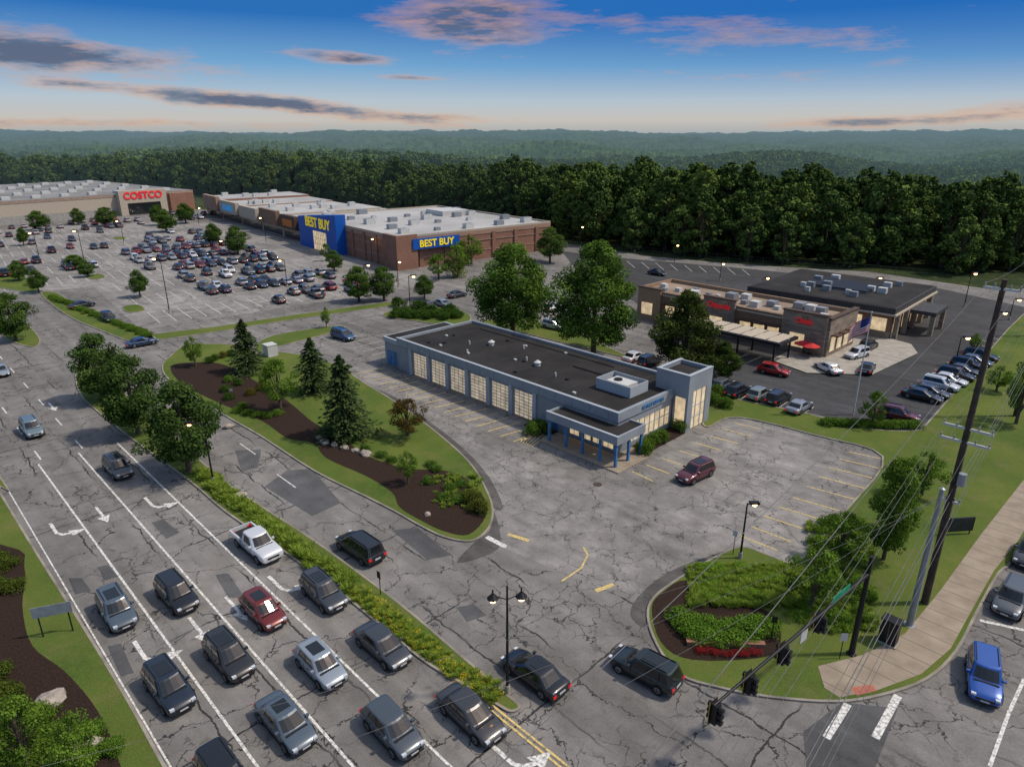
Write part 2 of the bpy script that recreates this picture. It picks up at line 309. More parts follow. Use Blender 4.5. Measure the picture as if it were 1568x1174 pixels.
# ---------------- main building ----------------
MBF=frame(P0[0],P0[1],UA)
bd=E('auto_service_building',MBF); L=40.2; D=14.5; ht=4.95
w=MB()
w.box(0,L,D-.3,D,.02,3.9,0); w.box(0,.3,.3,D-.3,.02,3.9,0)
bays=[3.4+4.15*i for i in range(6)]; dw=3.25
prev=0
for bx in bays+[None]:
    nx=bx if bx is not None else L-.0
    w.box(prev,nx,0,.35,.02,3.9,0)
    if bx is not None:
        w.box(nx,nx+dw,0,.35,3.45,3.9,0); prev=nx+dw
for bx in [bays[0]-.45]+[b+dw+.45 for b in bays]:
    w.box(bx-.28,bx+.28,-.24,-.002,.02,3.88,1)
w.box(L-.35,L,.36,2.2,.02,3.9,0); w.box(L-.35,L,2.2,10.2,.02,.7,0); w.box(L-.35,L,2.2,10.2,3.0,3.9,0)
w.box(L-.35,L,10.2,D-.31,.02,3.9,0)
w.obj('walls',[GREYP,GREYL],bd)
pb=MB()
pb.box(-.15,L+.15,-.25,.3,3.9,ht,0); pb.box(-.15,L+.15,D-.3,D+.15,3.9,ht,0); pb.box(-.15,.3,.31,D-.31,3.9,ht,0); pb.box(L-.3,L+.15,.31,D-.31,3.9,ht,0)
pb.box(-.18,L+.18,-.28,.05,ht+.002,ht+.07,1)
for k in range(1,16): pb.box(k*2.6,k*2.6+.03,-.258,-.25,3.92,ht-.02,2)
pb.obj('parapet',[GREYP,GREYL,DKG],bd)
r=MB(); r.box(.28,L-.28,.28,D-.28,4.4,4.62,0)
for x,y in [(9,6),(20,6.5),(16,10),(27,4.5),(33,9),(12,3)]: r.cyl((x,y,4.6),(x,y,5.15),.12,.12,1); 
for x,y in [(11.5,8),(22.5,6)]: r.cyl((x,y,4.6),(x,y,5.1),.38,.38,1,12); r.cyl((x,y,5.1),(x,y,5.35),.5,.15,1,12)
for i in range(14): 
    x=random.uniform(2,33); y=random.uniform(1,13); r.box(x,x+.4,y,y+.3,4.6,4.8,2 if i%2 else 1)
r.cyl((26,9,4.72),(34,9,4.72),.07,.07,2); r.cyl((4,12.5,4.7),(30,12.5,4.7),.05,.05,2)
for k in range(1,9): r.box(k*4.4,k*4.4+.1,.3,D-.3,4.62,4.632,3)
r.obj('roof',[ROOFD,WHT,BLK,M('roof_seam',(.035,.033,.032))],bd)
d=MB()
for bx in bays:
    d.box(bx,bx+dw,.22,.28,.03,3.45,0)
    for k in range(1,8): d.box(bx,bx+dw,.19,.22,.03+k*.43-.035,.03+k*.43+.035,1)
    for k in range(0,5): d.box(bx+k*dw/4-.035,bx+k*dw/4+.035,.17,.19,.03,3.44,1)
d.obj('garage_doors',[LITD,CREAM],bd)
wd=MB(); wd.box(L-.22,L-.18,2.2,10.2,.7,3.0,0)
for k in range(9): wd.box(L-.18,L-.1,2.2+k-.04,2.2+k+.04,.7,3.0,1)
wd.box(L-.17,L-.1,2.2,10.2,1.9,1.97,1)
wd.box(30.6,31.6,-.05,-.003,.1,2.2,2)
for x in (33.5,35.2,36.9,38.4): wd.box(x,x+1.3,-.05,-.003,.5,2.6,0); wd.box(x+.62,x+.68,-.08,-.05,.5,2.6,1)
wd.obj('windows',[LIT,GREYL,BLUE],bd)
sg=MB(); 
sg.box(-4.2,-.155,.4,12.2,.02,3.6,0); sg.box(-4.35,-.155,.25,12.4,3.6,4.25,1); sg.box(-4.1,-.3,.6,12,4.25,4.27,3)
sg.box(-3.6,-2.6,.33,.4,.1,2.3,2); sg.box(-2.3,-1.3,.33,.4,.1,2.3,2); sg.box(-4.27,-4.2,3,4.2,.1,2.3,2)
sg.obj('annex',[GREYP,GREYL,BLUE,ROOFD],bd)
t=MB(); x0,x1,y0,y1=37.8,42.3,10.4,15.5; h=7.0
t.box(x0,x1,y0,y0+.35,4.2,h,0); t.box(x1-.35,x1,y0+.35,y0+1.1,.02,h,0); t.box(x1-.35,x1,y1-1.1,y1-.35,.02,h,0); t.box(x1-.35,x1,y0+1.1,y1-1.1,4.9,h,0)
t.box(x0,x1,y1-.35,y1,.02,h,0); t.box(x0,x0+.35,y0+.35,y1-.35,4,h,0); t.box(x0+.2,x1-.2,y0+.2,y1-.2,6.5,6.55,3)
t.box(L+.16,x1-.002,y0,y0+.35,.02,.6,0); t.box(L+.16,L+.4,y0,y0+.35,.6,4.2,0); t.box(x1-.3,x1,y0,y0+.35,.6,4.2,0)
t.box(x0-.05,x1+.05,y0-.05,y0+.4,h+.002,h+.08,1); t.box(x1-.4,x1+.05,y0+.4,y1,h+.002,h+.08,1); t.box(x0-.05,x0+.4,y0+.4,y1,h+.002,h+.08,1)
t.box(x1-.2,x1-.15,y0+1.1,y1-1.1,.1,4.9,2); t.box(L+.4,x1-.3,y0+.1,y0+.14,.6,4.2,2)
for z in (1.5,2.9): t.box(x1-.15,x1-.08,y0+1.1,y1-1.1,z,z+.08,4)
for y in (12.3,13.5): t.box(x1-.14,x1-.07,y,y+.08,.1,4.9,4)
t.obj('entrance_tower',[GREYP,GREYL,LIT,ROOFD,GREYL],bd)
c=MB(); cx0,cx1,cy0,cy1=32.4,42.4,-3.0,2.0; zt=3.7; zb=2.75
c.box(cx0,cx1,cy0,cy0+.25,zb,zt,0); c.box(cx1-.25,cx1,cy0+.25,cy1,zb,zt,0); c.box(cx0,cx0+.25,cy0+.25,-.26,zb,zt,0)
c.box(cx0+.25,cx1-.25,cy0+.25,-.26,3.45,3.5,1); c.box(L+.16,cx1-.25,-.26,cy1,3.45,3.5,1); c.box(L+.16,cx1-.25,cy1-.2,cy1,zb,zt,0)
c.box(cx0-.03,cx1+.03,cy0-.03,cy0+.28,zt+.002,zt+.06,3)
for x,y in [(cx0+.3,cy0+.3),(35.2,cy0+.3),(37.6,cy0+.3),(40,cy0+.3),(cx1-.3,cy0+.3),(cx1-.3,-.5),(cx1-.3,cy1-.3)]: c.box(x-.13,x+.13,y-.13,y+.13,.15,zb,2)
c.obj('canopy',[GREYP,ROOFD,BLUE,GREYL],bd)
s2=MB(); s2.box(cx0-.5,cx1+.8,cy0-.6,-.25,.02,.15,0); s2.box(L+.16,cx1+.8,-.25,2.6,.02,.15,0); s2.box(L+.002,L+2.2,2.6,10.3,.02,.14,1); s2.box(27.5,cx0-.5,-1.6,-.25,.02,.14,1)
s2.obj('walkway',[WALK,MULCH],bd)
rt=MB(); rt.box(33,38,5,5.1,4.6,5.9,0); rt.box(33,38,8.4,8.5,4.6,5.9,0); rt.box(33,33.1,5.1,8.4,4.6,5.9,0); rt.box(37.9,38,5.1,8.4,4.6,5.9,0); rt.box(34,37,5.7,7.8,4.62,5.7,1); rt.cyl((35,6.7,5.7),(35,6.7,5.85),.5,.5,2,14)
rt.obj('rooftop_unit',[GREYL,WHT,BLK],bd)
def text(s,size,M_,mat,parent,name='sign_text',ext=.05,bold=.02):
    cu=bpy.data.curves.new(name,'FONT'); cu.body=s; cu.size=size; cu.extrude=ext; cu.offset=bold; cu.align_x='CENTER'; cu.align_y='CENTER'; cu.materials.append(mat)
    o=bpy.data.objects.new(name,cu); sc.collection.objects.link(o); o.parent=parent; o.matrix_local=M_; return o
def TM(p,x,y):
    x=Vector(x);y=Vector(y);z=x.cross(y); m=Matrix((x,y,z)).transposed().to_4x4(); m.translation=Vector(p); return m
text('SERVICE CENTER',.55,TM((L+.2,6.2,3.45+.95),(0,1,0),(0,0,1)),BLUE,bd)
# ---------------- electronics store / strip ----------------
BF=frame(-29.1,176.2,math.atan2(A[1],A[0])); bb=E('big_box_retail_store',BF)
w=MB(); w.box(0,52,0,62,.02,3.2,1); w.box(.06,51.94,.06,61.94,3.2,6.9,0); w.box(-.06,52.06,-.06,62.06,6.9,8.0,2)
for y in range(4,60,7): w.box(-.35,.03,y,y+1,.02,7.6,1)
for x in range(6,52,8): w.box(x,x+1.2,-.3,.03,.02,7.4,1)
for z in (2.4,5.2): w.box(-.1,.0,0,30,z,z+.25,2); w.box(0,52,-.1,0,z,z+.25,2)
w.box(-1.2,-.07,-.6,6,.02,8.8,1); w.box(-1.2,5,-1.2,-.62,.02,8.8,1)
w.obj('walls',[BRICK,BRICK,BRICKL],bb)
r=MB(); r.box(.3,51.7,.3,61.7,8.002,8.03,0)
for x0_,x1_,y0_,y1_ in [(-.06,52.06,-.06,.3),(-.06,52.06,61.7,62.06),(-.06,.3,.3,61.7),(51.7,52.06,.3,61.7)]: r.box(x0_,x1_,y0_,y1_,8.002,8.5,1)
for i in range(22):
    x=6+(i%5)*10+random.uniform(-2,2); y=6+(i//5)*12+random.uniform(-3,3); s_=random.uniform(.7,1.5); r.box(x,x+2.2*s_,y,y+1.5*s_,8.03,8.03+1.1*s_,2+(i%2)); r.box(x+.2,x+1.8*s_,y+.2,y+1.2*s_,8.03+1.1*s_,8.1+1.1*s_,3)
r.box(36,46,34,44,8.03,9.6,2)
r.obj('roof',[ROOFW,CREAM,WHT,GALV],bb)
s=MB(); s.add([(-3,30,0),(-3,57,0),(-3,57,9.0),(-3,30,11.4),(.2,30,0),(.2,57,0),(.2,57,9.0),(.2,30,11.4)],[(3,2,1,0),(4,5,6,7),(0,4,7,3),(1,2,6,5),(3,7,6,2)],0)
s.box(-3.12,-2.98,37,46,.1,5.6,1); 
for k in range(8): s.box(-3.2,-3.12,37+k*1.28-.06,37+k*1.28+.06,.1,5.6,2)
for z in (1.9,3.7): s.box(-3.19,-3.13,37,46,z-.06,z+.06,2)
s.obj('entrance_sign_wall',[BBLUE,LIT,WHT],bb)
text('BEST BUY',4.1,TM((-3.1,42.5,7.9),(0,-1,0),(0,0,1)),YEL,bb,ext=.08,bold=.06)
s=MB(); s.box(3.5,18,-1.5,-1.25,4.9,7.6,0); s.box(5,17,-1.25,-.05,5.2,7.2,0); s.obj('side_sign_panel',[BBLUE],bb); text('BEST BUY',2.5,TM((10.7,-1.6,6.2),(1,0,0),(0,0,1)),YEL,bb,bold=.05)
st=E('strip_mall',BF)
w=MB(); r=MB(); yy=62.3
for i,(ln,hh,mi) in enumerate([(16,6.8,0),(20,7.4,3),(22,6.6,0),(24,7.0,2),(22,7.8,0)]):
    w.box(0,38,yy,yy+ln-.05,.02,hh,mi); r.box(.4,37.6,yy+.3,yy+ln-.3,hh+.002,hh+.05,0); w.box(-1.5,-.002,yy+2,yy+ln-2,3.4,hh+1.0,[7,1,3,3,2][i]); w.box(-.1,-.003,yy+1,yy+ln-1,.3,3.1,6)
    if i in(0,3): w.box(-1.62,-1.502,yy+ln*.25,yy+ln*.75,4.3,6.6,[4,1,1,5][i])
    for k in range(5): xx=random.uniform(5,32); y_=yy+random.uniform(2,ln-4); r.box(xx,xx+2.4,y_,y_+1.8,hh+.05,hh+1.4,1)
    yy+=ln
w.obj('walls',[BRICK,BRICKT,BRICKL,CREAM,M('fascia_orange',(.5,.16,.04)),SBLUE,DKG,BROWN],st); r.obj('roof',[ROOFW,WHT],st)
CF=frame(-229,226,math.atan2(.78,.625)); co=E('warehouse_store',CF)
w=MB(); w.box(0,130,0,110,.02,3.0,1); w.box(.05,129.95,.05,109.95,3.0,7.6,0); w.box(-.05,130.05,-.05,110.05,7.6,8.7,2); w.box(96,116,-3,-.06,.02,10.2,0); w.box(99,113,-3.1,-3.0,.2,5,3); w.box(118,129,-2,-.06,.02,8,4)
w.obj('walls',[CREAM,M('block_grey',(.3,.29,.27)),M('band_brown',(.3,.22,.17)),DKG,BRICK],co)
r=MB(); r.box(.3,129.7,.3,109.7,8.71,8.75,0)
for i in range(60): x=4+(i%12)*10.5; y=6+(i//12)*21; r.box(x,x+3,y,y+2.4,8.75,9.9,1)
r.obj('roof',[ROOFG,WHT],co)
text('COSTCO',4.0,TM((106,-3.2,8.0),(1,0,0),(0,0,1)),REDS,co,bold=.12)
# ---------------- restaurants ----------------
RF=frame(24.3,128,math.atan2(-.724,.69)); rb=E('restaurant_building',RF); Lr=35.5; Dr=10.5
w=MB(); w.box(0,Lr,0,Dr,.02,1.2,4); w.box(.04,Lr-.04,.04,Dr-.04,1.2,5.2,0)
for x0_,x1_,hh,mm in [(0,5,5.9,1),(14,20,6.4,4),(Lr-7,Lr+.1,6.6,4)]: w.box(x0_,x1_,-.5,-.003,.02,hh,mm); w.box(x0_-.15,x1_+.15,-.6,.3,hh,hh+.2,3)
w.box(Lr+.003,Lr+.5,0,Dr,.02,6.2,4); w.box(Lr-.2,Lr+.65,-.1,Dr+.1,6.2,6.4,3)
for x0_,x1_ in [(5.2,13.8),(20.2,Lr-7.2)]: w.box(x0_,x1_,-.12,.2,4.9,5.5,2); w.box(x0_,x1_,-.2,-.121,5.3,5.55,3)
w.obj('walls',[BRICKT,TANM,CREAM,BROWN,STONEV],rb)
r=MB(); r.box(.3,Lr-.3,.3,Dr-.3,5.21,5.25,0); r.box(0,Lr,Dr-.35,Dr,5.2,5.9,1); r.box(0,.3,.31,Dr-.36,5.2,5.9,1); r.box(.31,Lr,.21,.5,5.25,5.6,1)
for i in range(17): x=1.5+i*1.95; y=random.uniform(1.5,7.5); k=random.uniform(.5,1.25); r.box(x,x+1.4*k,y,y+1.4*k,5.25,5.25+k*.9,2+i%2)
r.obj('roof',[ROOFT,TANM,WHT,GALV],rb)
wd=MB()
for x in (6,8.5,11,21,23.5,26): wd.box(x,x+1.9,-.06,-.002,1.3,3.4,0); wd.box(x-.2,x+2.1,-1.1,-.07,3.5,3.75,1)
for y in (1,3.6,6.2,8.2): wd.box(Lr+.5,Lr+.56,y,y+1.6,.8,3.2,0); wd.box(Lr+.5,Lr+1.6,y-.2,y+1.8,3.4,3.6,1)
for x in (1,15.5,30): wd.box(x,x+2.4,-.56,-.502,1.0,3.2,0)
wd.obj('windows',[LIT,M('awning_brown',(.08,.045,.03))],rb)
text('Chipotle',1.3,TM((17,-.56,5.2),(1,0,0),(0,0,1)),REDS,rb); text('Chick',1.2,TM((Lr-3.5,-.56,5.3),(1,0,0),(0,0,1)),REDS,rb)
pg=MB(); 
for x in (14,20,26,32): 
    for y in (-9.5,-4.5): pg.box(x-.12,x+.12,y-.12,y+.12,.03,3.4,0)
pg.box(13,33,-10,-9.7,3.3,3.7,0); pg.box(13,33,-4.3,-4,3.3,3.7,0); pg.box(13,13.3,-9.7,-4.3,3.3,3.7,0); pg.box(32.7,33,-9.7,-4.3,3.3,3.7,0)
for k in range(9): pg.box(13.4+k*2.15,15.3+k*2.15,-9.6,-4.4,3.72,3.8,1)
pg.obj('drive_through_canopy',[BLK,CREAM],None,RF)
F2=frame(46,129.4,math.atan2(-.69,.72)); rb=E('bank_building',F2); L2=25;D2=24
w=MB(); w.box(0,L2,0,D2,.02,1.3,4); w.box(.04,L2-.04,.04,D2-.04,1.3,4.3,0); w.box(-.9,L2+.9,-.9,D2+.9,4.3,4.6,2); w.box(-.6,L2+.6,-.6,D2+.6,4.6,5.6,3)
for x in (L2+.6,): 
    for y in (1,6,11,16,21): w.box(x-.3,x+.4,y,y+.8,.02,4.3,4)
w.box(L2+.62,L2+5,7,15,3.6,4.25,3); w.box(L2+4.2,L2+4.9,7.2,8,.02,3.6,4); w.box(L2+4.2,L2+4.9,14,14.8,.02,3.6,4)
w.obj('walls',[BRICKT,TANM,CREAM,M('dark_fascia',(.05,.048,.048),.6),STONEV],rb)
r=MB(); r.box(-.3,L2+.3,-.3,D2+.3,5.61,5.66,0); r.box(7,18,8,16,5.66,5.95,1); r.box(6.8,18.2,7.8,16.2,5.95,6.1,3)
for i in range(13): x=random.uniform(3,20); y=random.uniform(2,20); k=random.uniform(.5,.95); r.box(x,x+1.6*k,y,y+1.2*k,5.66,6.2+.5*k,2+(i%2)*2)
r.obj('roof',[ROOFD,GREYP,WHT,BLK,GALV],rb)
wd=MB()
for x in range(2,23,4): wd.box(x,x+2.4,-.06,-.002,1.4,3.6,0)
for y in range(2,22,5): wd.box(L2+.002,L2+.06,y,y+2.8,1.0,3.6,0)
wd.obj('windows',[LIT],rb)
# ---------------- cars ----------------
def paintmat():
    t=NT('car_paint'); oi=t.n('ShaderNodeObjectInfo'); t.fin(oi.outputs['Color'],.28,.25,.5); t.b.inputs['Coat Weight'].default_value=.8; t.b.inputs['Coat Roughness'].default_value=.06; return t.m
PAINT=paintmat(); GLS=M('car_glass',(.010,.012,.014),.06,0,.1,1,.7); TIRE=M('tyre_rubber',(.012,.012,.012),.8,var=.1); RIM=M('wheel_rim',(.3,.3,.31),.3,.8,.1); HL=M('headlight',(.5,.52,.55),.1,0,.1,1,.9); TL=EM('taillight',(.45,.01,.01),.6); TRIM=M('black_trim',(.015,.015,.016),.5,var=.1)
CM=[PAINT,GLS,TIRE,RIM,HL,TL,TRIM,WHT]
def car(kind,sunroof=False):
    P=dict(suv=(4.7,.94,1.70,1.04,[-2.28,-2.0,1.15,.45],.58),sedan=(4.85,.92,1.45,.93,[-1.85,-1.15,1.35,.35],.48),van=(5.1,.98,1.76,1.06,[-2.48,-2.25,1.6,.7],.6),hatch=(4.5,.91,1.60,1.0,[-2.15,-1.6,1.25,.45],.52),pickup=(5.8,1.0,1.9,1.16,[-.95,-.75,1.45,.75],.65))[kind]
    Ln,W,Ht,belt,(rb_,rt_,fb_,ft_),_=P; h=Ln/2; b=MB()
    bedz=.8
    S=[(-h,.80,.46,.72),(-h+.04,.88,.36,belt-.12),(-h+.16,.95,.30,belt-.02),(-h+.5,.985,.26,belt),(-h+1.2,1,.22,belt+.01),(0,1,.20,belt),(fb_-.3,1,.20,belt-.01),(fb_+.05,.995,.2,belt-.03),(h-.65,.965,.24,belt-.12),(h-.28,.92,.28,belt-.2),(h-.08,.82,.33,belt-.32),(h,.70,.4,belt-.42)]
    if kind=='sedan': S[1]=(-h+.04,.88,.36,belt-.1); S[2]=(-h+.2,.95,.3,belt-.01)
    if kind=='pickup': S=[(-h,.9,.5,bedz-.02),(-h+.05,.95,.45,bedz),(-h+1.9,.97,.4,bedz),(-.98,.98,.4,bedz),(-.96,1,.4,belt),(0,1,.38,belt),(fb_,1,.38,belt),(h-.6,.98,.38,belt-.05),(h-.15,.95,.4,belt-.12),(h-.03,.88,.42,belt-.3),(h,.8,.45,belt-.5)]
    V=[];fs=[]
    for x,wf,zb,zt in S:
        w=W*wf; hh=zt-zb
        half=[(0,zb),(.82*w,zb),(.96*w,zb+.1*hh+.03),(w,zb+.42*hh),(w*.99,zt-.2*hh),(w*.955,zt-.07*hh),(w*.86,zt-.005),(w*.45,zt+.022),(0,zt+.03)]
        ring=half+[(-a,c) for a,c in half[-2:0:-1]]
        V+=[(x,a,c) for a,c in ring]
    n=16
    for i in range(len(S)-1):
        for j in range(n): fs.append((i*n+j,i*n+(j+1)%n,(i+1)*n+(j+1)%n,(i+1)*n+j))
    b.add(V,fs,0,True); b.add(V,[tuple(range(n))[::-1],tuple((len(S)-1)*n+k for k in range(n))],0)
    def ring(z,xr,xf,w,bow=1.0):
        tA=.30*bow; pts=[(xf,0),(xf-.03,.45*w),(xf-.10,.80*w),(xf-tA*.75,.94*w),(xf-tA-.1,w)]
        xs=xf-tA-.1; xe=xr+.22
        for f in (.38,.43,.74,.79): pts.append((xs+(xe-xs)*f,w))
        pts+=[(xe,w),(xr+.07,.9*w),(xr,.6*w),(xr,0)]
        return [(x,y,z) for x,y in pts]+[(x,-y,z) for x,y in pts[-2:0:-1]]
    zr=Ht; zs=[belt-.05,belt+.035,zr-.11,zr-.035,zr]
    def lerp(a,b_,t_): return a+(b_-a)*t_
    rings=[]
    for z in zs:
        k=(z-zs[0])/(zr-zs[0])
        w=W*lerp(.93,.76,k)*(1 if k<.99 else .93)
        rings.append(ring(z,lerp(rb_,rt_,k)+(.1 if k>.99 else 0),lerp(fb_,ft_,k)-(.14 if k>.99 else 0),w))
    m=len(rings[0]); V=[p for r_ in rings for p in r_]; hc=12
    def side(j):
        j2=j if j<hc else m-1-j
        if j2 in (0,1): return True
        if j2 in (4,6): return True
        if j2==8: return kind in('suv','van')
        if j2 in(10,11): return True
        return False
    for i in range(4):
        for j in range(m):
            g=(i==1 and side(j)); bl=(i==1 and not g and (j if j<hc else m-1-j) in (5,7))
            b.add([V[i*m+j],V[i*m+(j+1)%m],V[(i+1)*m+(j+1)%m],V[(i+1)*m+j]],[(3,2,1,0)],1 if g else (6 if bl else 0),False)
    top=rings[4]; cz=zr+.025; cxm=(rt_+ft_)/2
    b.add(top+[(cxm,0,cz)],[(j,(j+1)%m,m) for j in range(m)],0,True)
    if sunroof: b.box(cxm-.45,ft_-.35,-.42,.42,zr,zr+.032,1)
    if kind in('suv','van'):
        for s_ in(-1,1): b.box(rt_+.25,ft_-.35,s_*.60*W*1.05-.02,s_*.60*W*1.05+.02,zr+.0,zr+.06,6)
    wx=[h-.93,-h+.98] if kind!='pickup' else [h-1.0,-h+1.25]; rw=.35 if kind!='pickup' else .40
    for x in wx:
        for s_ in(-1,1):
            y=W*1.0
            A_=[]; k=16
            for i in range(k):
                a=2*math.pi*i/k; A_.append((x+(rw+.08)*math.cos(a),s_*(y+.006),max(.2,rw+(rw+.08)*math.sin(a))))
            b.add(A_,[tuple(range(k))] if s_<0 else [tuple(range(k))[::-1]],6)
            b.cyl((x,s_*(y-.22),rw),(x,s_*(y+.02),rw),rw,rw,2,18); b.cyl((x,s_*(y+.015),rw),(x,s_*(y+.03),rw),rw*.66,rw*.6,3,12); b.cyl((x,s_*(y+.02),rw),(x,s_*(y+.034),rw),rw*.2,rw*.2,6,8)
            for q in range(5):
                a=q*2*math.pi/5+.3; b.cyl((x+math.cos(a)*rw*.42,s_*(y+.02),rw+math.sin(a)*rw*.42),(x+math.cos(a)*rw*.42,s_*(y+.033),rw+math.sin(a)*rw*.42),rw*.13,rw*.13,6,6)
    zf=belt-.36
    for s_ in(-1,1):
        yc=s_*W*.70
        b.box(h-.36,h-.045,min(yc-s_*.16,yc+s_*.1),max(yc-s_*.16,yc+s_*.1),zf,zf+.13,4)
        b.box(-h-.01,-h+.16,s_*W*.74-.14,s_*W*.74+.12,belt-.36,belt-.16,5)
        b.box(fb_-.55,fb_-.38,s_*(W+.02)-.1,s_*(W+.02)+.1,belt+.02,belt+.16,0)
        for x in ([.55,-.5,-1.3] if kind!='pickup' else [.9,-.05,-.95]): b.box(x-.008,x+.008,s_*W*.998-.008,s_*W*.998+.008,.42,belt-.08,6)
        b.box(-h+1.4,h-1.35,s_*W*.985-.015,s_*W*.985+.012,.24,.36,6)
        for x in (.0,-1.0): b.box(x-.0,x+.16,s_*W-.01,s_*W+.03,belt-.17,belt-.14,6)
    b.box(fb_-.02,fb_+.10,-W*.72,W*.72,belt-.04,belt+.028,6)
    b.box(h-.1,h+.012,-.5,.5,belt-.52,belt-.36,6); b.box(h-.12,h+.02,-.62,.62,.32,.42,6); b.box(-h-.015,-h+.1,-.65,.65,.36,.48,6); b.box(-h-.02,-h+.05,-.26,.26,.6,.74,7); b.box(h-.02,h+.025,-.24,.24,.45,.56,7)
    if kind=='pickup':
        for s_ in(-1,1): b.box(-h+.03,-.97,s_*W*.93-.07,s_*W*.93+.07,bedz-.02,belt+.03,0)
        b.box(-h+.0,-h+.1,-W*.85,W*.85,bedz-.02,belt+.02,0); b.box(-h+.1,-1.0,-W*.85,W*.85,bedz+.03,bedz+.05,6)
    return b.mesh('car_'+kind,CM)
CARS={(k,s_):car(k,s_) for k in('suv','sedan','van','hatch','pickup') for s_ in(False,True)}
NAMES=dict(suv='suv',sedan='sedan_car',van='minivan',hatch='hatchback_car',pickup='pickup_truck')
def putcar(kind,u,v,col,ang,sr=False,z=.7,base=.03):
    x,y=GZ(u,v,z); O(NAMES[kind],CARS[(kind,sr)],None,frame(x,y,ang,base),col)
BK=(.010,.011,.013);DG=(.04,.045,.052);GB=(.075,.10,.125);SV=(.24,.28,.32);WH=(.6,.61,.62);RD=(.14,.013,.01);NB=(.012,.019,.032)
for k,u,v,c,s_ in [('suv',178,932,GB,1),('suv',270,908,BK,0),('hatch',402,932,RD,1),('suv',495,905,DG,1),('suv',350,1003,(.022,.021,.021),1),('suv',258,1050,NB,1),('sedan',437,1102,GB,1),('hatch',490,1015,SV,1),('sedan',585,985,DG,0),('hatch',600,1112,(.06,.075,.09),0),('sedan',720,1090,(.04,.04,.043),0),('pickup',393,832,WH,0),('suv',345,1192,BK,0),('suv',48,655,(.14,.19,.22),0),('suv',180,715,(.05,.055,.06),1)]:
    putcar(k,u,v,c,UA+random.uniform(-.03,.03),bool(s_))
putcar('van',551,836,BK,UA+math.pi+.03); putcar('sedan',818,1027,BK,UA+math.pi+.0,True); putcar('suv',988,1022,(.010,.018,.020),UA+math.pi+.1,True)
putcar('suv',1065,722,(.10,.015,.025),NA+math.pi-.1,True)
putcar('suv',1507,1033,(.01,.07,.32),NA+math.pi+.25); putcar('suv',1550,915,(.07,.08,.09),NA+math.pi); putcar('suv',1578,845,DG,NA+math.pi)
for k,u,v,c,a in [('hatch',1185,566,(.35,.01,.01),UA+.1),('sedan',1268,562,WH,UA+2.6),('suv',1312,541,WH,NA+2.9),('sedan',1328,562,BK,NA+.2),('hatch',1163,602,(.2,.22,.2),NA),('suv',1192,608,BK,NA),('sedan',1224,621,(.25,.27,.3),NA),('suv',1130,597,BK,NA),('hatch',1106,588,(.1,.11,.12),NA),('suv',1330,528,BK,NA),('suv',1376,634,(.12,.015,.02),UA+.2),
  ('sedan',1412,604,BK,UA),('sedan',1424,598,DG,UA),('suv',1440,588,WH,UA),('sedan',1452,580,WH,UA),('suv',1464,573,BK,UA),('sedan',1474,566,DG,UA),('suv',1483,558,BK,UA),('sedan',1492,551,GB,UA),('suv',1502,544,BK,UA),
  ('sedan',1006,417,BK,UA),('van',525,513,(.02,.07,.16),UA+.1),('sedan',217,523,(.02,.045,.10),NA),('sedan',126,466,BK,NA+.3),('suv',166,486,BK,UA),('sedan',678,464,SV,UA),('hatch',655,468,DG,UA),('sedan',850,470,WH,NA),('suv',848,498,WH,UA),('sedan',972,545,WH,NA),('sedan',0,566,SV,UA),('sedan',700,450,DG,NA),('suv',995,552,DG,NA)]:
    putcar(k,u,v,c,a)
ba=math.atan2(B[1],B[0]); cols=[BK,BK,DG,GB,SV,WH,(.02,.04,.09),(.2,.02,.02),(.12,.12,.12),BK,(.35,.35,.35),NB]
kinds=['suv','sedan','hatch','suv','van','sedan','suv','pickup']
for b_ in rows:
    a0=-52 if b_>50 else 4; n=int((48-a0)/2.75)
    for i in range(n):
        a_=a0+2.75*(i+.5)
        pr=.05+.80*max(0,min(1,(a_-6)/20)) if b_<125 else .12
        pr*=.75+.45*math.sin(a_*.35+b_*.6)
        if b_<12: pr*=.6
        if b_>75 and a_<10: pr=max(pr,.14)
        if b_<30 and a_<18: pr=.04
        for sd in(-1,1):
            if random.random()<pr:
                x,y=LQ(a_,b_+sd*2.8); O('parked_car',CARS[(random.choice(kinds),False)],None,frame(x,y,ba+(math.pi if random.random()<.4 else 0)+random.uniform(-.03,.03),.04),random.choice(cols))
for i in range(26):
    for off in (0,12,24):
        if random.random()<.5: x,y=(CF@Vector((20+i*4,-14-off,0)))[:2]; O('parked_car',CARS[(random.choice(kinds),False)],None,frame(x,y,ba,.04),random.choice(cols))
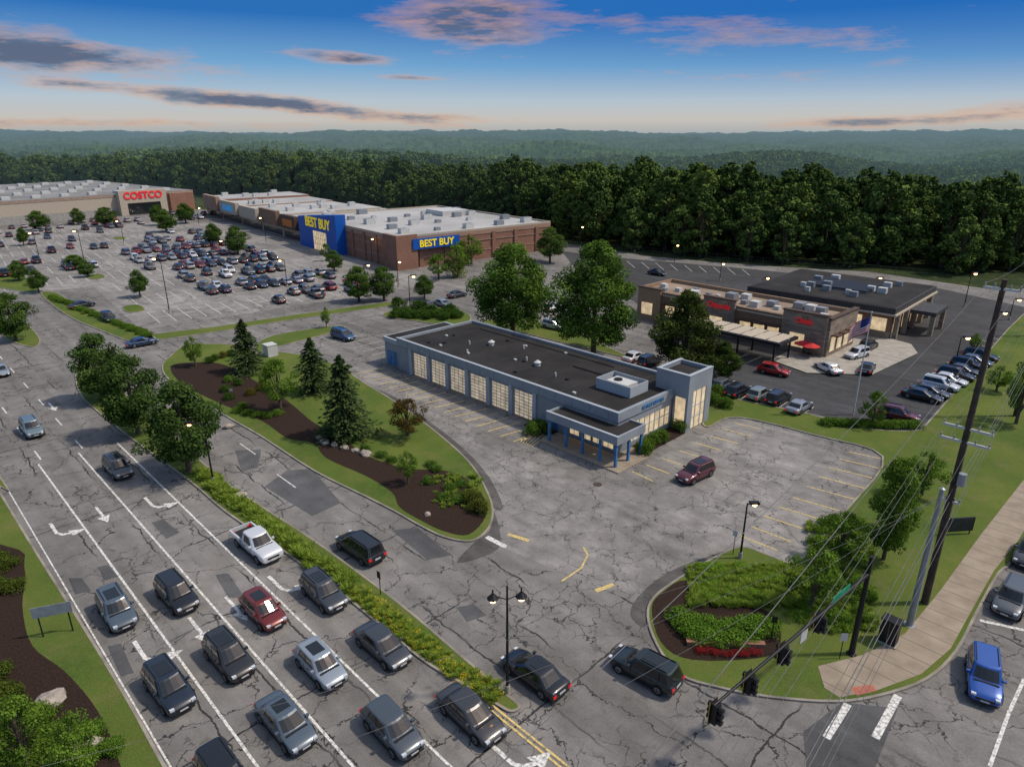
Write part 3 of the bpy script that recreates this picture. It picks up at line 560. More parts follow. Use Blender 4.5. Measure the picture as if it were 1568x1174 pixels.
# ---------------- vegetation ----------------
def leafmat(name,dark,light,forest=False,objc=True,trl=.3):
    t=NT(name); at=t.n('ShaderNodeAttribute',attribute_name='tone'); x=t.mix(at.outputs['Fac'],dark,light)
    oi=t.n('ShaderNodeObjectInfo')
    if objc: x=t.mix(1.0,x,oi.outputs['Color'],'MULTIPLY')
    elif forest:
        x=t.mix(t.mr(oi.outputs['Random'],0,1,0,.65),x,tuple(c*k for c,k in zip(light,(1.0,.9,.75))))
        x=t.mix(t.mr(t.ma('FRACT',t.ma('MULTIPLY',oi.outputs['Random'],7.31)),.45,1,0,.7),x,dark)
        x=t.mix(t.mr(t.noise(t.pos(),.010,3),.38,.62,0,.5),x,tuple(c*.8 for c in dark))
    df=t.n('ShaderNodeBsdfDiffuse'); t.l(x,df.inputs[0])
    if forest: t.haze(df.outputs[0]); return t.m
    tr=t.n('ShaderNodeBsdfTranslucent'); mx=t.n('ShaderNodeMixShader'); mx.inputs[0].default_value=trl
    t.l(x,tr.inputs[0]); t.l(df.outputs[0],mx.inputs[1]); t.l(tr.outputs[0],mx.inputs[2]); t.l(mx.outputs[0],t.out.inputs[0]); return t.m
BARK=M('bark',(.09,.07,.05),.95,var=.4,scale=5)
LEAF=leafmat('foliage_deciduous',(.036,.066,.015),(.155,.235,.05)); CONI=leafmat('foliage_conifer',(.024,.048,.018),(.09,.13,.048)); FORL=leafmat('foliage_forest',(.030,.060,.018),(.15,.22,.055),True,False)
TUFT=leafmat('foliage_grasses',(.13,.20,.03),(.34,.45,.07),False,False,.45); FLY=leafmat('flowers_yellow',(.40,.34,.02),(.7,.58,.05),False,False); FLR=leafmat('flowers_red',(.12,.015,.015),(.32,.03,.03),False,False)
def unit(a): return a/np.maximum(np.linalg.norm(a,axis=1,keepdims=True),1e-6)
def cloud(C,Rr,n,size,rg,tone,asp=.6,vs=.8,up=.35,inner=.5):
    p=Rr**2; k=rg.choice(len(C),n,p=p/p.sum()); d=unit(rg.normal(size=(n,3)))
    rr=Rr[k]*(inner+(1.08-inner)*rg.random(n)**.6); pos=C[k]+d*rr[:,None]*np.array([1,1,vs])
    nr=unit(d*.9+rg.normal(size=(n,3))*.55+np.array([0,0,up])); t1=unit(np.cross(nr,rg.normal(size=(n,3)))); t2=np.cross(nr,t1)
    s=size*(.55+.9*rg.random(n))[:,None]
    V=np.stack([pos-t1*s*.5,pos+t2*s*.5*asp,pos+t1*s*.5,pos-t2*s*.5*asp],1).reshape(-1,3)
    tn=np.clip(tone[k]+rg.normal(size=n)*.16,0,1); return V,np.repeat(tn,4)
def finish(name,tb_,V,tn,mats):
    nv=len(tb_.V); n=len(V)//4; Q=(np.arange(n*4).reshape(n,4)+nv).tolist()
    me=bpy.data.meshes.new(name); me.from_pydata(tb_.V+V.tolist(),[],tb_.Fc+Q)
    for m in mats: me.materials.append(m)
    me.polygons.foreach_set('material_index',[0]*len(tb_.Fc)+[1]*n)
    at=me.attributes.new('tone','FLOAT','POINT'); at.data.foreach_set('value',np.concatenate([np.zeros(nv),tn]).astype(np.float32)); me.update(); return me
def dec(name,seed,h,r,n,leaf,mat,base=.18,ncl=55,shape=.5,cr=.3,pw=.75):
    rg=np.random.default_rng(seed); C=[];Rr=[]
    cz0=h*base; 
    while len(C)<ncl:
        zz=rg.random(); prof=max(.05,math.sin(math.pi*min(.985,max(0,(zz*.93+.06)))**shape))**pw
        a=rg.random()*2*math.pi; rad=r*prof*(.35+.6*rg.random()**.5)*(1+.18*math.sin(3*a+seed)+.1*math.sin(5*a+2*seed))
        cc=r*cr*(.6+.7*rg.random())*(.65+.5*prof); C.append((rad*.86*math.cos(a),rad*.86*math.sin(a),cz0+(h-cz0)*(.06+.86*zz))); Rr.append(cc)
    C=np.array(C);Rr=np.array(Rr); C[:,2]=np.minimum(C[:,2],h-Rr*.7)
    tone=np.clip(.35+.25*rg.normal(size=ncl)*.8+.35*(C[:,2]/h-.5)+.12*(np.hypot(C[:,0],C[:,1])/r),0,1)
    V,tn=cloud(C,Rr,n,leaf,rg,tone)
    t=MB(); tr=.018*h+.05; t.cyl((0,0,-.1),(0,0,h*.35),tr*1.25,tr*.8,0,8); t.cyl((0,0,h*.35),(.1*r*.3,0,h*.85),tr*.8,tr*.2,0,6)
    for i in rg.choice(ncl,min(ncl,16),False):
        z0=h*(.15+.4*rg.random())*min(1,C[i,2]/h+.2); t.cyl((0,0,min(z0,C[i,2])),tuple(C[i]),tr*.38,tr*.08,0,5)
    return finish(name,t,V,tn,[BARK,mat])
def con(name,seed,h,r,mat,layers=26,per=15,nn=15,leaf=.42,droop=.25,pw=.85,skirt=.06):
    rg=np.random.default_rng(seed); P=[];T1=[];tn=[];t=MB(); t.cyl((0,0,-.1),(0,0,h*.97),.02*h+.03,.02,0,8)
    for l in range(layers):
        f=l/(layers-1); z=h*(skirt+(1-skirt)*f*.98); rad=r*(1-f)**pw*(.75+.4*rg.random())+.08
        for k in range(per):
            a=rg.random()*6.283; rl=rad*(.55+.65*rg.random())*(1+.15*math.sin(2*a+seed+f*5)); tone=.3+.3*rg.random()
            for q in range(nn):
                g=(q+rg.random())/nn; g=g**.7; dd=rl*g; sp=(rg.random()-.5)*rl*.28
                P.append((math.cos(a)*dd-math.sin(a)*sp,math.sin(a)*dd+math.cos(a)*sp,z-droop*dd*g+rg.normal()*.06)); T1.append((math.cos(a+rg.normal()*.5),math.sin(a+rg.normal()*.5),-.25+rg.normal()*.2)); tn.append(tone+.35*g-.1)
            if k%4==0: t.cyl((0,0,z),(math.cos(a)*rl*.8,math.sin(a)*rl*.8,z-droop*rl*.6),.025,.01,0,4)
    P=np.array(P);T1=unit(np.array(T1)); n=len(P); T2=unit(np.cross(T1,rg.normal(size=(n,3))*.6+np.array([0,0,1]))); s=leaf*(.6+.8*rg.random(n))[:,None]
    V=np.stack([P-T1*s*.5,P+T2*s*.22,P+T1*s*.5,P-T2*s*.22],1).reshape(-1,3)
    return finish(name,t,V,np.repeat(np.clip(tn,0,1),4),[BARK,mat])
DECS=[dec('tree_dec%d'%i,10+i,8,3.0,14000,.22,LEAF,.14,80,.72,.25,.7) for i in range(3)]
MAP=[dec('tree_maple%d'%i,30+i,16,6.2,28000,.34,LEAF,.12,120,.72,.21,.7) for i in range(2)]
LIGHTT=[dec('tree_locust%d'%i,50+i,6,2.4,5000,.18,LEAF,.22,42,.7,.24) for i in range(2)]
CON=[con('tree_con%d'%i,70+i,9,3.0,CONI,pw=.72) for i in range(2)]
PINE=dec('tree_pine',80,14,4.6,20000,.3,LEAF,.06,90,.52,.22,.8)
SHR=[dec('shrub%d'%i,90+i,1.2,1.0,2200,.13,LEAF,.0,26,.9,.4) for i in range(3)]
def ptree(name,meshes,h0,r0,u,vb,vt,hw,col=(1,1,1),i=[0],sz=1.0):
    x,y=G(u,vb); h=topz(y,vt); r=hw*depth(y,h/2)/F; i[0]+=1; me=meshes[i[0]%len(meshes)]
    m=Matrix.Translation((x,y,.1))@Matrix.Rotation(i[0]*2.1,4,'Z')@Matrix.Diagonal((r/r0,r/r0,h/h0,1)); O(name,me,None,m,col)
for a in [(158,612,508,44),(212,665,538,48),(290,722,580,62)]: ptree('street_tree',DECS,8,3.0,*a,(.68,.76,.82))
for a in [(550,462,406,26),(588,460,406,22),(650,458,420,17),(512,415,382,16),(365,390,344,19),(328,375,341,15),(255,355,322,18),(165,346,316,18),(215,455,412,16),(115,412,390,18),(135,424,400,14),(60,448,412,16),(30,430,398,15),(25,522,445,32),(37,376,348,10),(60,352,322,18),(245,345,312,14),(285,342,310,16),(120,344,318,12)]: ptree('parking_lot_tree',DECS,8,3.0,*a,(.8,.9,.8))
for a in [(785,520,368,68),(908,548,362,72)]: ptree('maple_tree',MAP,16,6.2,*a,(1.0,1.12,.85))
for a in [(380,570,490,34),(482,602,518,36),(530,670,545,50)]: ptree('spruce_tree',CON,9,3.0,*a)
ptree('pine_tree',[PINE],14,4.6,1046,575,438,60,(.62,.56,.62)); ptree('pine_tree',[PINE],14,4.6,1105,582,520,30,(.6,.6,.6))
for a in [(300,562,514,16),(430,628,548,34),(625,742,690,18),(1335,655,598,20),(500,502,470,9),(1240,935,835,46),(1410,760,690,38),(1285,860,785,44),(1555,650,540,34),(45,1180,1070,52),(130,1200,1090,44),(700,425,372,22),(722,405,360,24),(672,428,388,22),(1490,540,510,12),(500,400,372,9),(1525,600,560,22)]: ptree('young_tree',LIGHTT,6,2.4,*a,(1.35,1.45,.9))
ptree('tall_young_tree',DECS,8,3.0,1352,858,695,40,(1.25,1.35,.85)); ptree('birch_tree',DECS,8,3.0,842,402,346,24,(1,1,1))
ptree('flowering_crabapple_tree',LIGHTT,6,2.4,625,668,610,36,(1.1,.5,.65)); ptree('flowering_shrub',SHR,1.2,1.0,698,425,395,14,(3.0,2.2,2.8))
def shrub(u,v,r,h,col=(1,1,1),n='shrub'):
    x,y=G(u,v); i=random.randrange(3); O(n,SHR[i],None,Matrix.Translation((x,y,.12))@Matrix.Rotation(random.random()*6,4,'Z')@Matrix.Diagonal((r,r,h/1.2,1)),col)
LG=(1.2,1.35,.85); DKc=(.6,.75,.6)
for u,v in [(1040,950),(1062,958),(1085,964),(1108,968),(1130,964),(1150,975),(1075,980),(1100,985),(1125,985),(1050,970),(1160,960),(1180,968)]: shrub(u+random.uniform(-5,5),v,1.0,.85,(1.3,1.5,.85))
for i in range(14): shrub(random.uniform(1075,1215),random.uniform(872,915),random.uniform(.6,1.0),random.uniform(.25,.45),(1.5,1.7,.8),'meadow_plant')
for u,v in [(735,785),(722,770)]: shrub(u,v,1.0,1.3,(1.2,.85,.7))
for u,v in [(585,700),(600,708),(655,740),(668,722),(700,770),(715,762),(690,752),(560,690),(660,715),(680,765),(705,745)]: shrub(u,v,.7,.65,(1.0,1.15,.85))
for u,v in [(365,632),(380,636),(395,638),(410,640),(425,636),(372,625),(530,668),(515,664),(545,672)]: shrub(u,v,.8,.7,LG)
for u,v in [(385,605),(400,598),(405,590),(345,600),(352,612),(330,552),(342,548),(322,556),(355,545),(365,590),(350,585)]: shrub(u,v,.8,.9,random.choice([(1.2,.7,.7),LG,DKc]))
for i in range(30): shrub(605+i*3.4+random.uniform(-3,3),487+random.uniform(-4,4)-(i%3)*2,1.2,1.3,DKc,'hedge')
for u,v in [(660,482),(690,480),(610,470),(640,475)]: shrub(u,v,1.6,1.9,DKc,'hedge')
for u,v in [(1000,680),(1010,676),(990,690),(985,695),(1040,660),(1035,655),(822,660),(832,664),(815,665),(1110,625),(1095,620),(1100,605),(1085,615)]: shrub(u,v,1.0,1.4,(1.1,1.2,.8))
for i in range(14): shrub(1265+i*10.5,651+min(i,9)*.5,.9,.9,LG)
for i in range(22): shrub(1365+random.uniform(-12,12),490+random.uniform(-6,6),1.0,1.0,LG)
for i in range(34): shrub(80+i*4.5,458+i*1.75+random.uniform(-2,2),.9,.8,LG)
for i in range(16): shrub(random.uniform(-10,60),random.uniform(1090,1174),.9,.8,(1.2,1.3,.8))
for u,v in [(5,1065),(0,1040),(15,1075),(10,870),(2,860),(20,905),(0,905)]: shrub(u,v,.9,.9,(.9,.8,.6))
for i in range(20): shrub(random.uniform(80,180),random.uniform(1125,1174),.7,.7,LG)
for i in range(34): shrub(*random.choice([(random.uniform(1220,1330),random.uniform(870,960)),(random.uniform(1245,1330),random.uniform(800,850))]),random.uniform(.5,1.0),random.uniform(.3,.9),(1.25,1.4,.8))
def coll(name,meshes):
    c=bpy.data.collections.new(name)
    for i,m in enumerate(meshes): o=bpy.data.objects.new(name+'_%02d'%i,m); c.objects.link(o)
    return c
def scatter(name,pts,rot,scl,idx,c):
    me=bpy.data.meshes.new(name); me.from_pydata([tuple(p) for p in pts],[],[])
    for nm,ty,d in(('rotz','FLOAT',rot),('scl','FLOAT',scl),('idx','INT',idx)):
        a=me.attributes.new(nm,ty,'POINT'); a.data.foreach_set('value',np.asarray(d,dtype=np.float32 if ty=='FLOAT' else np.int32))
    o=O(name,me); ng=bpy.data.node_groups.new(name,'GeometryNodeTree')
    ng.interface.new_socket('Geometry',in_out='INPUT',socket_type='NodeSocketGeometry'); ng.interface.new_socket('Geometry',in_out='OUTPUT',socket_type='NodeSocketGeometry')
    N=ng.nodes.new; gi=N('NodeGroupInput'); go=N('NodeGroupOutput'); iop=N('GeometryNodeInstanceOnPoints'); ci=N('GeometryNodeCollectionInfo')
    ci.inputs['Collection'].default_value=c; ci.inputs['Separate Children'].default_value=True; ci.inputs['Reset Children'].default_value=True
    def att(n_,ty):
        a=N('GeometryNodeInputNamedAttribute'); a.data_type=ty; a.inputs['Name'].default_value=n_; return a.outputs['Attribute']
    cb=N('ShaderNodeCombineXYZ'); K=ng.links.new
    K(att('rotz','FLOAT'),cb.inputs[2]); K(cb.outputs[0],iop.inputs['Rotation']); K(att('scl','FLOAT'),iop.inputs['Scale']); K(att('idx','INT'),iop.inputs['Instance Index']); iop.inputs['Pick Instance'].default_value=True
    K(gi.outputs[0],iop.inputs['Points']); K(ci.outputs[0],iop.inputs['Instance']); K(iop.outputs[0],go.inputs[0])
    md=o.modifiers.new('scatter','NODES'); md.node_group=ng; return o
FN=[dec('forest_near%d'%i,200+i,22+(i%3)*1.5,7.2,4200,1.0,FORL,.03,70,.95,.2,.55) for i in range(5)]
FF=[dec('forest_far%d'%i,220+i,21,8.0,620,2.4,FORL,.25,26,1.1,.3,.5) for i in range(4)]
def field(y0,y1,sp,xl=.98):
    out=[]
    ysr=np.arange(y0,y1,sp)
    for y in ysr:
        w_=xl*y+25; x=np.arange(-w_,w_,sp); x=x+RNG.uniform(-.42,.42,len(x))*sp; yy_=y+RNG.uniform(-.42,.42,len(x))*sp; out.append(np.stack([x,yy_],1))
    P=np.concatenate(out); ym=np.interp(P[:,0]/P[:,1],TT,TY); P=P[P[:,1]>ym+1.5]
    BL=[(BF,-6,58,-6,172),(CF,-6,136,-6,118)]
    for Mx,a,b,c_,d_ in BL:
        inv=np.array(Mx.inverted()); q=P@inv[:2,:2].T+inv[:2,3]; P=P[~((q[:,0]>a)&(q[:,0]<b)&(q[:,1]>c_)&(q[:,1]<d_))]
    return P
P=field(165,470,8.3); dd=P[:,1]-np.interp(P[:,0]/P[:,1],TT,TY); P=P[dd<120]; n=len(P); z=gz(P[:,0],P[:,1])
dd=P[:,1]-np.interp(P[:,0]/P[:,1],TT,TY)
scl=RNG.uniform(.72,1.08,n)*(1+.08*np.sin(P[:,0]*.03))*np.where(dd<9,.72,1)
scatter('forest_trees',np.column_stack([P,z-.3]),RNG.uniform(0,6.28,n),scl,RNG.integers(0,5,n),coll('fn',FN))
P2=field(200,1100,10.5,.92); d2=P2[:,1]-np.interp(P2[:,0]/P2[:,1],TT,TY); P2=P2[(d2>=120)]
n=len(P2); z=gz(P2[:,0],P2[:,1]); scatter('distant_forest',np.column_stack([P2,z-.5]),RNG.uniform(0,6.28,n),RNG.uniform(.7,1.2,n),RNG.integers(0,4,n),coll('ff',FF))
def canm():
    t=NT('forest_canopy'); p=t.pos(); x=t.mix(t.mr(t.noise(p,.05,4,.7),.35,.65),(.022,.045,.014),(.095,.145,.04))
    x=t.mix(t.mr(t.noise(p,.006,3),.4,.65,0,.6),x,(.02,.04,.016)); t.fin(x,1,0,.0)
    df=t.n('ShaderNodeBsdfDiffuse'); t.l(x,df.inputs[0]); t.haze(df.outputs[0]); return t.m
nr_,nc_=420,900
yr=np.geomspace(1060,8500,nr_); tr_=np.linspace(-1.0,1.0,nc_); Y_,T_=np.meshgrid(yr,tr_,indexing='ij'); X_=T_*Y_
cz=RNG.uniform(0,1,(nr_//2,nc_//3)); cz=np.kron(cz,np.ones((2,3))); cz=(cz+np.roll(cz,1,0)+np.roll(cz,1,1)+np.roll(cz,-1,1))/4
Z_=gz(X_,Y_)+10+12*cz+RNG.uniform(-1.2,1.2,Y_.shape)+3*np.sin(X_*.02+Y_*.013)
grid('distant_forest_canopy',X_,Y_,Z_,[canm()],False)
def tuft(name,seed,mat,h=.7,n=90,w=.05,spread=.35):
    rg=np.random.default_rng(seed); a=rg.random(n)*6.283; b0=np.stack([rg.normal(size=n)*spread*.5,rg.normal(size=n)*spread*.5,np.zeros(n)],1); hh=h*(.5+.7*rg.random(n)); tip=b0+np.stack([np.cos(a)*hh*.6,np.sin(a)*hh*.6,hh*.8],1); sd=np.stack([-np.sin(a),np.cos(a),np.zeros(n)],1)*w; mid=(b0*.5+tip*.5)+np.array([0,0,.1])
    V=np.stack([b0,mid-sd,tip,mid+sd],1).reshape(-1,3); tn=np.repeat(rg.random(n),4); return finish(name,MB(),V,tn,[BARK,mat])
def flw(name,seed,mat):
    rg=np.random.default_rng(seed); C=np.array([[0,0,.45]]); V,tn=cloud(C,np.array([.42]),34,.12,rg,np.array([.5]),1.0,.5,1.2); return finish(name,MB(),V,tn,[BARK,mat])
CT_=coll('tf',[tuft('tuft0',1,TUFT),tuft('tuft1',2,TUFT,.5,80,.06,.5),tuft('tuft2',3,TUFT,.9,80,.045,.3)]); CY=coll('fy',[flw('fly0',4,FLY),flw('fly1',5,FLY)]); CR=coll('fr',[flw('flr0',6,FLR)])
def along(Lc,n,jit):
    pts=[]; W_=[np.array(G(*p)) for p in Lc]; seg=[np.linalg.norm(W_[i+1]-W_[i]) for i in range(len(W_)-1)]; tot=sum(seg)
    for _ in range(n):
        s_=RNG.random()*tot; i=0
        while s_>seg[i]: s_-=seg[i]; i+=1
        p=W_[i]+(W_[i+1]-W_[i])*s_/seg[i]; d_=(W_[i+1]-W_[i])/seg[i]; pts.append((*(p+np.array([-d_[1],d_[0]])*np.clip(RNG.normal(),-1.6,1.6)*jit),.13))
    return pts
def sc_l(name,pts,c,k,lo=.7,hi=1.3): n=len(pts); scatter(name,pts,RNG.uniform(0,6.28,n),RNG.uniform(lo,hi,n),RNG.integers(0,k,n),c)
MED=[(310,725),(345,758),(440,832),(540,905),(640,982),(700,1030),(765,1070)]
sc_l('median_grasses',along(MED[:4],300,.45),CT_,3,.4,1.0); sc_l('median_grasses',along(MED[3:],260,.42),CT_,3,.3,.55); sc_l('yellow_flowers',along(MED[3:],200,.45),CY,2,.25,.48)
sc_l('yellow_flowers',along([(352,762),(500,872),(545,905)],30,.4),CY,2,.25,.4)
sc_l('red_flowers',along([(1065,1000),(1115,1005),(1168,1003)],90,.14),CR,1,.35,.6)
sc_l('meadow_grasses',[(*G(random.uniform(1055,1235),random.uniform(868,932)),.13) for _ in range(700)],CT_,3,.35,.65)
sc_l('verge_grasses',[(*G(random.uniform(1230,1340),random.uniform(800,970)),.13) for _ in range(200)],CT_,3,.35,.7)
sc_l('bed_grasses',[(*G(random.uniform(665,740),random.uniform(730,780)),.13) for _ in range(60)],CT_,3,.4,.7)
def boulder(u,v,r,mat=STONE):
    bm=bmesh.new(); bmesh.ops.create_icosphere(bm,subdivisions=2,radius=r)
    for q in bm.verts: q.co=Vector((q.co.x*1.3,q.co.y,q.co.z*.65))*(1+random.uniform(-.16,.16))
    me=bpy.data.meshes.new('boulder'); bm.to_mesh(me); bm.free(); me.materials.append(mat); x,y=G(u,v); O('boulder',me,None,frame(x,y,random.random()*6,r*.3+.1))
for u,v,r in [(78,1078,.75),(130,1150,.7),(350,655,.5),(497,680,.5),(512,683,.4),(528,688,.45),(545,692,.4),(560,697,.55),(490,672,.4),(368,762,.5),(560,700,.35),(655,790,.3)]: boulder(u,v,r)
# ---------------- street furniture ----------------
GLOW=EM('lamp_glow',(1,.55,.2),12)
def lamp(u,v,vt,twin=False,arm=1.6,ang=UA,name='street_lamp',k=1.0):
    x,y=G(u,v); h=topz(y,vt); b=MB(); b.cyl((0,0,0),(0,0,.7),.2,.16,2,10); b.cyl((0,0,.6),(0,0,h),.1,.06,0,8)
    if twin:
        for s_ in(-1,1):
            b.cyl((0,0,h-.9),(s_*.85,0,h-.55),.03,.03,0,6); b.cyl((s_*.85,0,h-.5),(s_*.85,0,h-.15),.05,.05,0,6); b.cyl((s_*.85,0,h-.75),(s_*.85,0,h-.45),.36,.1,0,12); b.cyl((s_*.85,0,h-.98),(s_*.85,0,h-.76),.17,.24,1,12)
        b.cyl((0,0,h-.1),(0,0,h+.2),.05,.01,0,6)
    else:
        b.cyl((0,0,h-.1),(arm,0,h),.05,.04,0,6); b.box(arm-.45*k,arm+.35*k,-.2*k,.2*k,h-.05,h+.12,0); b.cyl((arm,0,h-.052-.2*k),(arm,0,h-.052),.14*k,.22*k,1,10)
    b.obj(name,[BLK,GLOW,CONC],None,frame(x,y,ang))
lamp(777,1062,898,True,ang=UA+.9); lamp(327,740,648,arm=-1.4,ang=0); lamp(1133,856,770,arm=.6,ang=0)
for u,v,t_,a in [(260,480,395,-1.2),(130,405,353,-1),(972,386,342,.8),(907,376,328,.8),(1476,470,418,.8),(1033,402,375,.5),(1102,430,403,.5),(1462,560,516,1),(1545,490,458,1),(408,372,333,-1),(628,470,422,1),(470,372,345,1),(610,440,400,.6),(888,380,347,.6),(1397,500,470,1),(1335,458,425,1),(570,405,365,.5),(1050,520,478,1),(305,345,318,1),(350,410,368,-1),(190,372,338,-1),(440,440,398,-1),(60,395,356,-1),(560,445,405,1),(1165,455,425,1),(1520,520,478,1)]: 
    lamp(u,v,t_,arm=a,ang=0,name='parking_lot_lamp',k=1.5)
x,y=G(1306,635); h=topz(y,478); b=MB(); b.cyl((0,0,0),(0,0,h),.11,.05,0,8); b.cyl((0,0,h),(0,0,h+.15),.1,.02,0,8)
N_=14; W3=3.0
for i in range(N_):
    for k in range(13):
        xa=-.08-W3*i/N_*.75; xb=-.08-W3*(i+1)/N_*.75; za=h-.3-k*.145; f=lambda q:-.5*abs(q)*1.3; yy1=.22*math.sin(xa*3.2); yy2=.22*math.sin(xb*3.2)
        mi=3 if (k<7 and i<6) else (1 if k%2==0 else 2)
        b.add([(xa,yy1,za+f(xa)),(xb,yy2,za+f(xb)),(xb,yy2,za-.145+f(xb)),(xa,yy1,za-.145+f(xa))],[(0,1,2,3)],mi)
b.obj('flag_pole',[WHT,M('flag_red',(.45,.03,.04)),M('flag_white',(.6,.6,.6)),M('flag_blue',(.02,.03,.15))],None,frame(x,y,0))
PX,PY=G(1415,925); PH=topz(PY,428); dn=Vector((.66,.75,0)).normalized(); du=Vector((U[0],U[1],0))
wires=MB()
def wire(p,q,sag=.8,r=.012,n=10):
    p=Vector(p);q=Vector(q); pr=p
    for i in range(1,n+1):
        t_=i/n; c_=p.lerp(q,t_)-Vector((0,0,4*sag*t_*(1-t_))); wires.cyl(pr,c_,r,r,0,4); pr=c_
def upole(x,y,h):
    b=MB(); b.cyl((0,0,-.2),(0,0,h),.27,.16,0,12)
    for z_,w_ in((h-.6,1.0),(h*.585,1.5),(h*.545,1.5),(h*.36,.6)):
        b.box(-w_,w_,-.14,-.02,z_-.08,z_+.08,1)
        for k in(-1,-.45,.45,1): b.cyl((k*w_*.95,-.08,z_+.08),(k*w_*.95,-.08,z_+.32),.05,.06,2,6)
    b.cyl((.42,-.3,h*.42),(.42,-.3,h*.42+.9),.26,.26,2,10)
    b.obj('utility_pole',[WOOD,WHT,GALV],None,frame(x,y,UA))
poles=[(PX,PY,PH),(PX+dn.x*48,PY+dn.y*48,PH-1),(PX+dn.x*96,PY+dn.y*96,PH-2),(PX-dn.x*66,PY-dn.y*66,PH)]
for p in poles: upole(*p)
for i,j in((0,1),(1,2),(0,3)):
    a=poles[i];c_=poles[j]
    for fz,w_,ks in((-.3,.9,(-1,1)),(.585*a[2]-a[2]+.3,1.4,(-1,-.45,.45,1)),(.545*a[2]-a[2]+.3,1.4,(-1,1))):
        for k in ks:
            o_=du*(k*w_); wire((a[0]+o_.x,a[1]+o_.y,a[2]+fz),(c_[0]+o_.x,c_[1]+o_.y,c_[2]+fz),1.1,.011)
    for f_ in(.36,.40): wire((a[0],a[1],a[2]*f_),(c_[0],c_[1],c_[2]*f_),.9,.022)
sx,sy=G(1392,958); sh=topz(sy,748); b=MB(); b.cyl((0,0,0),(0,0,sh),.24,.14,0,12); b.cyl((0,0,0),(0,0,.15),.4,.4,0,12); b.cyl((0,0,sh),(0,0,sh+.1),.2,.05,0,10); b.obj('steel_strain_pole',[GALV],None,frame(sx,sy,0))
bx,by=G(1303,1003); bh=topz(by,852); b=MB(); b.cyl((0,0,0),(0,0,bh),.2,.13,0,10); b.cyl((0,0,0),(0,0,.25),.38,.3,0,10)
ex,ey=GZ(1093,1080,6.2); e=Vector((ex-bx,ey-by,6.2)); a0_=Vector((0,0,bh-1.3)); b.cyl(a0_,e,.13,.08,0,8)
dv=(e-a0_); ang=math.atan2(dv.y,dv.x)
def sig(b,p,ang):
    b.M=Matrix.Translation(p)@Matrix.Rotation(ang,4,'Z')
    b.box(-.2,.2,-.16,.16,-1.15,.05,0); b.box(-.33,.33,.165,.18,-1.28,.18,0)
    b.box(-.35,-.33,.16,.185,-1.3,.2,1); b.box(.33,.35,.16,.185,-1.3,.2,1)
    for k in range(3): b.cyl((0,-.16,-.15-.38*k),(0,-.42,-.17-.38*k),.15,.16,0,10); b.cyl((0,.18,-.15-.38*k),(0,.42,-.17-.38*k),.15,.16,0,10)
    b.M=Matrix.Identity(4)
for t_ in(.36,.60,.80,.985): sig(b,a0_+dv*t_+Vector((0,0,-.1)),ang+math.pi)
b.obj('traffic_signal',[BLK,M('signal_yellow',(.6,.35,.02))],None,frame(bx,by,0))
b=MB(); b.M=Matrix.Translation(a0_+dv*.22+Vector((0,0,.25)))@Matrix.Rotation(ang,4,'Z'); b.box(-1.1,1.1,-.03,.03,-.25,.25,0); b.M=Matrix.Translation(a0_+dv*.47+Vector((0,0,-.5)))@Matrix.Rotation(ang,4,'Z'); b.box(-.35,.35,-.03,.03,-.45,.45,1)
b.obj('street_sign',[M('sign_green',(.01,.2,.1)),WHT],None,frame(bx,by,0))
def signpost(u,v,h,w_,hh,mat,ang=NA,name='traffic_sign'):
    x,y=G(u,v); b=MB(); b.cyl((0,0,0),(0,0,h),.035,.035,0,6); b.box(-w_/2,w_/2,-.05,-.036,h-hh,h,1); b.obj(name,[BLK,mat],None,frame(x,y,ang))
signpost(583,912,2.2,.45,.6,BLK,UA); signpost(1122,850,2.4,.4,.55,WHT,UA); signpost(356,612,1.6,.4,.4,WHT,0); signpost(1285,1010,2.2,.45,.6,WHT,0); signpost(1180,985,2.3,.4,.5,BLK,0)
x,y=G(90,972); b=MB(); b.cyl((-.9,0,0),(-.9,0,2.5),.05,.05,0,6); b.cyl((.9,0,0),(.9,0,2.5),.05,.05,0,6); b.box(-1.2,1.2,-.09,-.05,1.75,2.6,1); b.obj('road_sign',[BLK,M('sign_back',(.2,.23,.25))],None,frame(x,y,.35))
x,y=G(1358,985); b=MB(); b.box(-.65,.65,-.45,.45,.1,.25,1); b.box(-.55,.55,-.38,.38,.25,2.0,0); b.box(-.6,.6,-.43,.43,2.0,2.08,0); b.box(-.01,.01,-.39,-.385,.3,1.95,1); b.obj('signal_cabinet',[BLK,CONC],None,frame(x,y,UA))
x,y=G(1465,820); b=MB(); b.cyl((-1.1,0,0),(-1.1,0,1.1),.05,.05,0); b.cyl((1.1,0,0),(1.1,0,1.1),.05,.05,0); b.box(-1.3,1.3,-.08,.08,.5,1.8,0); b.box(-1.2,1.2,-.1,-.082,.6,1.7,1); b.obj('real_estate_sign',[BLK,M('sign_face_dark',(.03,.035,.03))],None,frame(x,y,.1))
x,y=G(1115,1002); b=MB(); b.box(-2.6,2.6,-.18,.18,.1,.42,0); b.box(-2.65,2.65,-.2,.2,.42,.47,0); b.obj('low_brick_garden_wall',[BRICK,CONC],None,frame(x,y+.75,-.05))
x,y=G(415,545); b=MB(); b.box(-.9,.9,-.8,.8,.1,1.9,0); b.box(-.95,.95,-.85,.85,1.9,2.0,0); b.box(-.02,.02,-.82,-.802,.2,1.8,1); b.obj('utility_box',[WHT,GALV],None,frame(x,y,UA))
